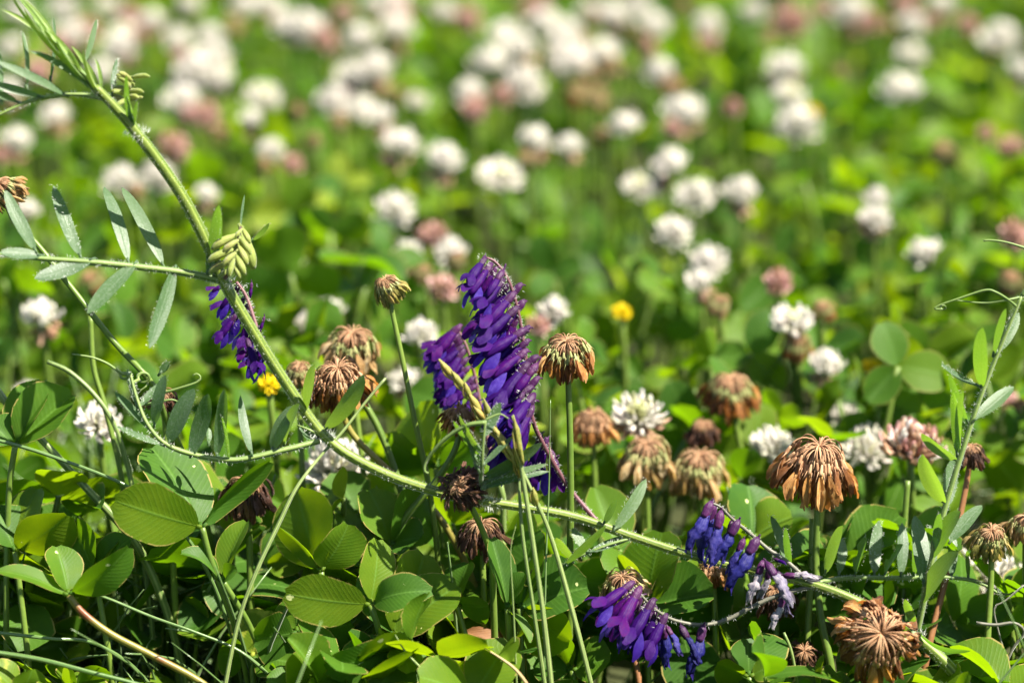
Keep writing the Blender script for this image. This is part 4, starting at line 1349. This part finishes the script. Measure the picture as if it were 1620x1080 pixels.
def flower_label(i):
    x, y, k, w = FL_ALL[i]
    near = sorted((math.hypot(x - q[0], 1.6 * (y - q[1])), q[2]) for n_, q in enumerate(FL_ALL) if n_ != i)
    size = '' if k == 'Y' else 'large ' if w > 68 else 'small ' if w < 53 else 'mid-sized '
    kinds = []
    for dist, q in near:
        if dist < 150 and q != k and q not in kinds:
            kinds.append(q)
    close = sum(1 for dist, q in near if dist < 62)
    lab = size + KSIZE[k]
    if len(kinds) >= 2:
        lab += ' between ' + SHORT[kinds[0]] + ' and ' + SHORT[kinds[1]]
    elif kinds:
        lab += ' beside ' + SHORT[kinds[0]]
    else:
        lab += ' of the clover meadow'
    if len(lab.split()) <= 11:
        lab += ', in a tight cluster' if close >= 3 else ', standing clear' if close == 0 else ''
    return lab


def clover_flower(px, py, k, w, d=None, label=None, group=None, singles=False, seed=0):
    rs_ = np.random.default_rng(seed + 900)
    if d is None:
        p, z = on_height(px, py, .074 + rs_.uniform(-.004, .004))
        dmin = 2.6 if k == 'Y' and px < 500 else 10.5
        if z < FOC + dmin * .01:
            z = FOC + dmin * .01
            p = P(px, py, dmin)
    else:
        p, z = P(px, py, d), FOC + d * .01
    size = max(.006, min(.026, w * z / FPX))
    kind, name, lab, cat, grp = KIND[k]
    foot = np.array([p[0] + .06 * p[2], p[1], -.002])
    t = thing(name, label or lab, cat, foot, group or (None if label else grp))
    hgt = p[2] - foot[2]
    m4 = Matrix.Diagonal((hgt * .0 + .055, .055, hgt, 1))
    m4.translation = Vector(p - foot)
    link('stem', STEM_MESH, t, m4)
    tl = rot('Z', rs_.random() * 6.28)
    lean = Matrix.Rotation(rs_.uniform(-.35, .35), 3, 'Y') @ Matrix.Rotation(rs_.uniform(.0, .5), 3, 'X')
    if k == 'B':
        sc = size / .0215
        me = DRYHEAD[seed % 3]
        tr = p + np.array([0, 0, .3 * size]) - foot
    else:
        sc = size / .0180
        me = HEADS[kind][seed % len(HEADS[kind])]
        tr = p - foot
    if singles:
        spots = radial_spots(92, 8, 118 if k != 'P' else 78, rs_)
        for i, (th, ph) in enumerate(spots):
            m3 = np.array(lean) @ turn(th, ph, rs_.uniform(-.4, .4)) * sc * (rs_.uniform(.78, 1.15) if k != 'P' else rs_.uniform(.9, 1.3))
            m4 = Matrix((m3 @ np.diag([1, .68, .68])).tolist()).to_4x4()
            m4.translation = Vector(tr)
            low = th > R(88)
            link('floret', ONE['skirt' if low and k != 'W' else ('pink' if rs_.random() < .4 else 'white' if rs_.random() < .4 else 'skirt') if k == 'P' else 'cream' if (k == 'G' and th < R(40)) else 'white'], t, m4)
    else:
        m4 = Matrix((np.array(lean) @ tl * sc).tolist()).to_4x4()
        m4.translation = Vector(tr)
        link('flower_head', me, t, m4)
    return t


ONE = {}
for k in ('white', 'skirt', 'pink', 'cream'):
    b = MB()
    white_floret(0, b, 0, 0, None, None, 1.0, 1, .12)
    ONE[k] = b.mesh('floret', [M[k], M['cream']])
near_lab = {'155,675,W': 'white clover flower beside a large folded clover leaf', '530,742,W': 'broad white clover flower beneath the arching vetch stem',
            '1010,664,G': 'white clover flower with greenish centre above the cream spent head', '1222,712,W': 'white clover flower next to the large dark brown head',
            '1368,712,W': 'white clover flower between the large dark brown head and the pink-tipped one', '1562,918,W': 'wide white clover flower behind the yellowish green dried head',
            '1440,722,P': 'pink-tipped clover flower with upright florets behind the vetch leaflets'}
near_w = {'155,675,W': 82, '530,742,W': 120, '1010,664,G': 96, '1222,712,W': 84, '1368,712,W': 88, '1562,918,W': 124, '1440,722,P': 108}
for i, s_ in enumerate(FLOWERS.split()):
    x, y, k, w = s_.split(',')
    clover_flower(float(x), float(y), k, float(w), None, flower_label(i), KIND[k][4], seed=i)
for i, (s_, d) in enumerate(NEAR_FLOWERS.items()):
    x, y, k = s_.split(',')
    clover_flower(float(x), float(y), k, near_w[s_], d, near_lab[s_], None, True, 500 + i)


# ================================================================== hand-placed clover leaves at the plane of focus
def clover_leaf(label, joint, leaflets, petiole, stem='clover_stem', r=.0007):
    """leaflets: (tx, ty, width px, lit, turn, bend, fold, d of tip)"""
    j = P(*joint)
    pts = stalk_to_ground([j] + [P(*q) for q in petiole])
    t = thing('clover_leaf', label, 'clover leaf', pts[-1])
    b = MB()
    b.tube(pts, [r, r, r * 1.15], 9, len(pts) * 6)
    b.obj('petiole', M[stem], t, pts[-1])
    for q in leaflets:
        tx, ty, w, lit, tr, bend, fold, d2 = q[:8]
        T0 = P(tx, ty, d2)
        lb = MB()
        dv = unit(T0 - j)
        lb.tube([j, j + dv * .0014], [.0006, .0005], 6, 2)
        lb.blade(j + dv * .0010, T0, px2m(w, (joint[2] + d2) / 2) * (1.1 if lit > 0 else 1.18), face(j, T0, lit, tr), bend=bend, fold=fold, nu=13, nv=9, wav=.22, curl=q[8] if len(q) > 8 else 0,
                 bite=q[9] if len(q) > 9 else None)
        lb.obj('leaflet', M['clover'], t, pts[-1])
    return t


random.seed(33)
CLF = clover_leaf
CLF('clover leaf with one broad dark leaflet spread beneath the upright vetch leaflets', (320, 834, -.6),
    [(176, 790, 86, 0, 22, .10, .10, -1.2), (236, 704, 112, 1, 40, .1, .15, .3), (432, 726, 52, -1, 45, -.15, .35, -.3)], [(332, 880, -.5), (352, 935, -.3), (370, 985, 0)])
CLF('yellow-green clover leaf with a curled tip on a reddish bent stalk', (109, 941, -1.2),
    [(208, 861, 66, -1, 35, .18, .25, -1.5), (-6, 902, 40, 1, 50, .15, .3, -1.5), (88, 862, 62, 1, 30, .1, .3, -.7)], [(130, 968, -1.2), (175, 1002, -1.2), (240, 1036, -1.1), (320, 1080, -1.0)], 'red_stem', .0008)
CLF('large folded clover leaf half in shadow beside a white flower', (24, 706, .6),
    [(118, 622, 98, 1, 30, .05, .65, .9), (-20, 668, 70, 1, 30, .1, .3, .6), (70, 600, 70, -1, 30, .1, .4, 1.4)], [(16, 760, .7), (12, 830, .8), (10, 920, .8)])
CLF('upright clover leaf with a broad lit leaflet below the vetch stem', (508, 904, 0),
    [(470, 772, 112, -1, 30, .08, .12, .4), (552, 826, 98, 1, 45, .1, .2, -.3), (438, 830, 40, -1, 62, -.18, .5, -.3)], [(512, 940, .1), (520, 990, .2), (524, 1040, .2)])
CLF('low clover leaf with holes and one yellowed leaflet', (586, 956, -.8),
    [(446, 938, 74, 0, 26, .12, .1, -1.3), (598, 850, 66, 1, 35, .1, .15, -.4), (684, 930, 62, 1, 25, .28, .3, -1.4, .12)], [(596, 985, -.8), (608, 1030, -.6), (616, 1085, -.4)])
CLF('big dull green clover leaf behind the low one with holes', (622, 1006, -.1),
    [(672, 872, 124, 1, 40, .08, .2, .5), (728, 922, 96, 1, 30, .1, .35, -.1), (575, 905, 90, 1, 40, .1, .2, .4)], [(624, 1040, 0), (626, 1085, .1)])
CLF('clover leaf crossed by the shadow of a drooping head', (618, 862, 1.0),
    [(582, 772, 90, 1, 40, .1, .2, 1.6), (672, 780, 96, 1, 40, .1, .15, 1.6), (668, 850, 84, 1, 55, .1, .2, .6)], [(622, 905, 1.0), (630, 980, 1.0)])
CLF('dark clover leaf with a bent leaflet beneath the shrivelled head', (722, 955, .3),
    [(775, 958, 62, -1, 40, .1, .2, -.1), (742, 888, 70, -1, 45, .1, .3, .7), (668, 960, 60, 1, 40, .1, .2, .2)], [(735, 1000, .3), (752, 1065, .3)])
CLF('narrow grey-green clover leaf standing beside the grass stalks', (803, 962, -.5),
    [(776, 848, 48, 1, 35, .06, .45, -.3), (832, 906, 46, -1, 45, .1, .3, -.6), (838, 1018, 28, 1, 60, .1, .5, -.9)], [(805, 1000, -.4), (808, 1070, -.3)])
CLF('wide clover leaf with insect holes and a bright lower half', (822, 962, .5),
    [(934, 928, 118, 1, 34, .08, .45, .1), (846, 838, 104, -1, 40, .08, .2, 1.2), (905, 1015, 92, -1, 30, .1, .2, .2)], [(824, 1000, .5), (826, 1080, .5)])
CLF('pair of pale clover leaflets behind the drooping faded spike', (1022, 960, 1.4),
    [(1048, 838, 118, -1, 35, .06, .15, 1.9), (1132, 938, 108, 1, 36, .06, .5, .8), (975, 880, 80, -1, 40, .1, .2, 1.9)], [(1024, 1000, 1.4), (1026, 1080, 1.3)])
CLF('upright rounded clover leaf speckled with pale dots', (478, 1096, -1.2),
    [(482, 1024, 78, 1, 30, .05, .2, -1.4), (420, 1075, 60, 1, 40, .1, .2, -1.4), (530, 1085, 60, -1, 40, .1, .2, -1.4)], [(480, 1130, -1.2)])
CLF('drooping dark clover leaf pointing away from its pale stalk', (622, 1018, -1.0),
    [(510, 1060, 62, 0, 40, .22, .2, -1.5), (598, 1000, 40, -1, 40, .1, .3, -.8), (650, 1065, 60, 1, 40, .1, .2, -1.4)], [(614, 1050, -.8), (616, 1090, -.7)])
CLF('small curled pale clover leaf under the broad dark leaflet', (352, 918, -.4),
    [(278, 878, 40, 1, 55, .3, .5, -.7, -.1), (376, 900, 34, 1, 40, .2, .4, -.8), (392, 822, 52, -1, 40, .1, .4, 0)], [(372, 950, -.3), (395, 990, -.1)])
CLF('shaded clover leaf beneath the folded one', (24, 872, .6),
    [(110, 812, 92, -1, 30, .1, .15, .2), (-10, 800, 90, 1, 30, .1, .2, .9), (60, 770, 80, -1, 40, .1, .2, 1.2)], [(30, 920, .6), (40, 1000, .6)])
CLF('green clover leaf beside the yellow-green one', (150, 905, .4),
    [(118, 822, 82, -1, 40, .1, .2, .8), (208, 850, 60, 1, 40, .1, .3, .4), (172, 846, 70, -1, 40, .1, .2, 1.0)], [(158, 950, .5), (170, 1020, .5)])
CLF('clover leaf with a blunt brown edge low in the grass', (30, 1098, -1.4),
    [(52, 1056, 60, 1, 40, .15, .2, -1.6), (-20, 1050, 62, 1, 40, .1, .2, -1.5), (86, 1082, 30, -1, 40, .1, .2, -1.4)], [(30, 1140, -1.3)])
CLF('deep shaded clover leaf below the leaf with holes', (470, 1000, .2),
    [(560, 985, 96, 0, 40, .1, .1, -.2), (400, 1010, 90, 0, 40, .1, .2, -.1), (470, 940, 70, -1, 30, .1, .2, .7)], [(474, 1040, .2), (478, 1090, .2)])
CLF('deep shaded clover leaf at the foot of the grass tangle', (398, 1040, .4),
    [(420, 962, 84, 0, 40, .1, .1, .7), (470, 1050, 80, 1, 30, .1, .2, 0), (345, 1030, 70, -1, 30, .1, .2, .3)], [(400, 1070, .4), (402, 1110, .4)])
CLF('broad bright clover leaf behind the small olive head stalk', (690, 740, 3.2),
    [(660, 640, 120, -1, 40, .1, .2, 3.8), (760, 700, 100, -1, 40, .1, .2, 3.2), (610, 690, 90, -1, 45, .1, .2, 3.4)], [(694, 790, 3.2), (700, 860, 3.2)])
CLF('pale broad clover leaf beside the stalk of the large dark brown head', (1190, 850, 2.6),
    [(1182, 765, 110, 1, 40, .1, .2, 3.2), (1255, 815, 100, 1, 45, .1, .2, 2.4), (1120, 825, 80, -1, 40, .1, .2, 2.6)], [(1192, 900, 2.6), (1196, 980, 2.6)])
CLF('small round clover leaf with a grey bloom below the drooping faded spike', (1185, 1070, .4),
    [(1180, 1008, 66, 1, 30, .1, .2, .6), (1232, 1050, 60, 1, 40, .1, .2, .2), (1132, 1050, 60, -1, 40, .1, .2, .4)], [(1188, 1110, .4)])
CLF('clover leaf behind the low purple spike with a crisp midrib', (905, 1060, .6),
    [(968, 1040, 84, 1, 40, .1, .25, .2), (880, 995, 76, -1, 40, .1, .2, .9), (842, 1060, 60, 1, 40, .1, .2, .6)], [(908, 1100, .6)])
CLF('blurred pale clover leaf beside the yellowish green dried head', (1600, 960, 2.2),
    [(1592, 1010, 90, -1, 40, .1, .2, 1.6), (1640, 900, 80, 1, 40, .1, .2, 2.6), (1530, 980, 70, 1, 40, .1, .2, 2.2)], [(1602, 1000, 2.2), (1604, 1080, 2.2)])
CLF('narrow folded clover leaflet standing by the thick green stalk', (1298, 1096, -1.2),
    [(1306, 1034, 20, -1, 50, .1, .6, -1.4), (1260, 1085, 30, 1, 40, .1, .3, -1.4), (1330, 1090, 30, 1, 40, .1, .3, -1.0)], [(1298, 1130, -1.2)])


# ================================================================== grass stalks and blades
def grass(label, pts, r0, r1, mat='grass_stem', name='grass_stalk', cat='grass stalk', spikes=None, k=None):
    w = stalk_to_ground([P(*q) for q in pts]) if label[0] != '~' else [P(*q) for q in pts]
    t = thing(name, label.lstrip('~'), cat, w[-1])
    b = MB()
    b.tube(w, [r0, r1, r1], 8, len(w) * 6, ridge=.06, twist=4)
    b.obj('stem' if name == 'grass_stalk' else 'blade', M[mat], t, w[-1])
    if spikes:
        for (bx, by, tx, ty, d) in spikes:
            B0, T0 = P(bx, by, d), P(tx, ty, d - .1)
            sp_ = MB()
            L = np.linalg.norm(T0 - B0)
            sp_.tube([B0, B0 + (T0 - B0) * .35, B0 + (T0 - B0) * .75, T0], [.00035, .00095, .00085, .00012], 7, 9, 0, 0, 0, .7, .08)
            ph = unit(np.cross(T0 - B0, FW))
            sp_.tube([B0 + ph * .0005, B0 + (T0 - B0) * .4 + ph * .0011, B0 + (T0 - B0) * .85 + ph * .0004], [.0002, .0007, .0001], 6, 6, 0, .3, 0, .6)
            sp_.obj('spikelet', M['spikelet'], t, w[-1])
    return t


grass('grass stalk with yellow jointed spikelets leaning across the tall purple spike', [(694, 568, -1.4), (722, 598, -1.4), (755, 642, -1.4), (790, 690, -1.4), (818, 730, -1.4), (845, 785, -1.4), (872, 850, -1.3), (905, 965, -1.2), (936, 1085, -1.1)],
      .0003, .00055, spikes=[(722, 600, 694, 568, -1.5), (738, 618, 714, 586, -1.5), (745, 632, 735, 604, -1.5), (765, 655, 740, 620, -1.5), (772, 668, 748, 640, -1.5), (786, 680, 764, 628, -1.5),
                             (790, 694, 770, 655, -1.5), (806, 708, 780, 675, -1.5), (818, 730, 794, 694, -1.5), (812, 722, 782, 680, -1.5), (824, 742, 812, 700, -1.5), (850, 800, 843, 770, -1.4)])
grass('grass stalk with a single green sheath tip standing in front of the silvery vetch leaf', [(811, 657, -1.6), (818, 690, -1.6), (828, 760, -1.6), (842, 850, -1.5), (858, 960, -1.4), (872, 1085, -1.3)], .0004, .00062,
      spikes=[(828, 735, 812, 655, -1.65), (822, 700, 816, 668, -1.65)])
grass('yellow-tipped grass stalk close beside the sheathed one', [(816, 690, -1.2), (820, 740, -1.2), (826, 840, -1.2), (842, 950, -1.1), (862, 1085, -1.0)], .0003, .0005, spikes=[(820, 735, 815, 688, -1.25), (824, 756, 818, 712, -1.25)])
grass('fine upright dark grass blade near the cream-calyx clover stalk', [(871, 632, -.2), (870, 690, -.2), (868, 780, -.1), (864, 880, 0), (862, 960, .1)], .00008, .00028, 'grass_blue', 'blade_of_grass', 'grass blade')
grass('short fine grass blade in front of the narrow clover leaf', [(817, 828, -1.4), (808, 870, -1.4), (811, 940, -1.4), (815, 1020, -1.3)], .00008, .0003, 'grass_stem', 'blade_of_grass', 'grass blade')
grass('long thin grass stalk crossing behind the vetch stem', [(610, 598, .5), (575, 640, .4), (540, 685, .2), (508, 720, .0), (470, 770, -.4), (440, 830, -.6), (405, 905, -.8), (378, 980, -.8), (355, 1090, -.8)], .0003, .0005)
grass('pale wiry grass blade slanting down to the clover leaves', [(-30, 690, -.2), (30, 705, -.2), (100, 728, -.2), (190, 763, -.2), (250, 800, 0)], .0004, .0004, 'grass_blue', 'blade_of_grass', 'grass blade')
grass('smooth wiry grass blade lying over the low dark tangle', [(-30, 1028, -1.6), (60, 1042, -1.6), (140, 1062, -1.6), (240, 1090, -1.5)], .0005, .00055, 'grass_blue', 'blade_of_grass', 'grass blade')
grass('short straight wiry grass blade above the low dark tangle', [(-30, 998, -.8), (30, 1004, -.8), (85, 1010, -.8), (140, 1014, -.4)], .0004, .0004, 'grass_blue', 'blade_of_grass', 'grass blade')
grass('bluish grass blade running under the yellow-green clover leaf', [(120, 930, -.4), (170, 946, -.4), (240, 975, -.4), (310, 1000, -.4), (380, 1030, -.3)], .0003, .0004, 'grass_blue', 'blade_of_grass', 'grass blade')
grass('green grass stalk in the gap beside the folded clover leaf', [(-10, 610, 1.2), (25, 655, 1.2), (70, 700, 1.3), (130, 765, 1.4), (200, 840, 1.5)], .0008, .001, 'grass_stem')
grass('pale curving grass stalk behind the vetch tendrils', [(75, 572, 1.8), (110, 588, 1.8), (150, 625, 1.8), (180, 670, 1.8), (200, 730, 1.9), (215, 800, 1.9)], .0005, .0007, 'grass_stem')
grass('pale upright stalk behind the leaning clover stalk', [(143, 500, 2.2), (148, 580, 2.2), (165, 640, 2.2), (185, 720, 2.2), (200, 800, 2.2)], .0006, .0007, 'clover_stem')
grass('green stalk rising between the brown heads and the broad bright leaf', [(578, 640, 2.2), (600, 680, 2.2), (622, 735, 2.2), (640, 800, 2.2)], .0008, .0009, 'clover_stem')
grass('grass tip with a brown point bending over the shaded leaves', [(625, 1003, -1.8), (640, 1028, -1.8), (665, 1055, -1.8), (700, 1085, -1.7)], .0001, .00075, 'grass_stem', 'blade_of_grass', 'grass blade')
grass('dry straw blade curling up by the foot of the grass stalks', [(762, 1022, -1.9), (785, 1036, -1.9), (815, 1058, -1.9), (838, 1090, -1.8)], .00012, .0008, 'straw', 'blade_of_grass', 'grass blade')
grass('thin green grass blade below the papery florets', [(1240, 1000, -.6), (1252, 1030, -.6), (1262, 1085, -.5)], .0003, .0004, 'grass_stem', 'blade_of_grass', 'grass blade')
grass('slender stalk behind the stalk of the large dark brown head', [(1285, 820, 1.4), (1282, 920, 1.3), (1276, 1040, 1.2)], .0007, .0008, 'clover_stem')
grass('pale stalk under the pink-tipped clover flower', [(1436, 760, 2.4), (1430, 850, 2.4), (1428, 960, 2.3)], .0007, .0008, 'clover_stem')
grass('dry grey twig looping beside the yellowish green dried head', [(1620, 925, .2), (1590, 950, .2), (1573, 962, .2), (1580, 1000, .2), (1592, 1045, .2), (1598, 1085, .2)], .0002, .00025, 'peduncle_grey', 'dry_twig', 'twig')
grass('crooked grey twig with seed husk low by the dried head stalk', [(1545, 985, 0), (1575, 988, 0), (1605, 985, 0), (1620, 1000, .1), (1600, 1030, .2), (1580, 1085, .2)], .0004, .0002, 'peduncle_grey', 'dry_twig', 'twig')

# dead leaf in the shade
t = thing('dead_leaf', 'crumpled reddish dead leaf lying in the shade under the clover', 'dead leaf', (P(770, 1025, 1.0)[0], P(770, 1025, 1.0)[1], 0))
b = MB()
b.blade(P(735, 1000, .8), P(815, 1068, .6), .009, -FW * .5 + UP, bend=.3, fold=.4, nu=11, nv=5, wav=1.0)
b.obj('blade', M['dead'], t, t.location)

# each clover leaf of the meadow is told by its size, its height and the flower it grows by
for L in SINGLE:
    size = 'broad' if L['s'] > .0138 else 'small' if L['s'] < .0112 else 'mid-sized'
    pose = 'raised on a tall stalk' if L['h'] > .062 else 'held low' if L['h'] < .053 else 'at mid height'
    best = None
    for hx, hy, d, lab in NAMED:
        dist = math.hypot(L['px'] - hx, L['py'] - hy)
        if dist < 100 and abs(L['z'] - FOC - d * .01) < .06 and (best is None or dist < best[0]):
            best = (dist, 'the ' + ' '.join(lab.split()[:4]).replace(' head', '') + ' head' if 'head' in lab.split()[:6] else 'a dried head')
    if best is None:
        for x, y, k, w in FL_ALL:
            dist = math.hypot(L['px'] - x, L['py'] - y)
            if dist < 130 and (best is None or dist < best[0]):
                best = (dist, SHORT[k])
    fold = 'folded' if sum(1 for k, m_ in L['ls'] if k >= 4) >= 2 else 'flat' if all(k < 4 for k, m_ in L['ls']) else 'three-part'
    L['obj']['label'] = size + ' ' + fold + ' clover leaf ' + pose + (' by ' + best[1] if best else ' in an open patch of leaves')
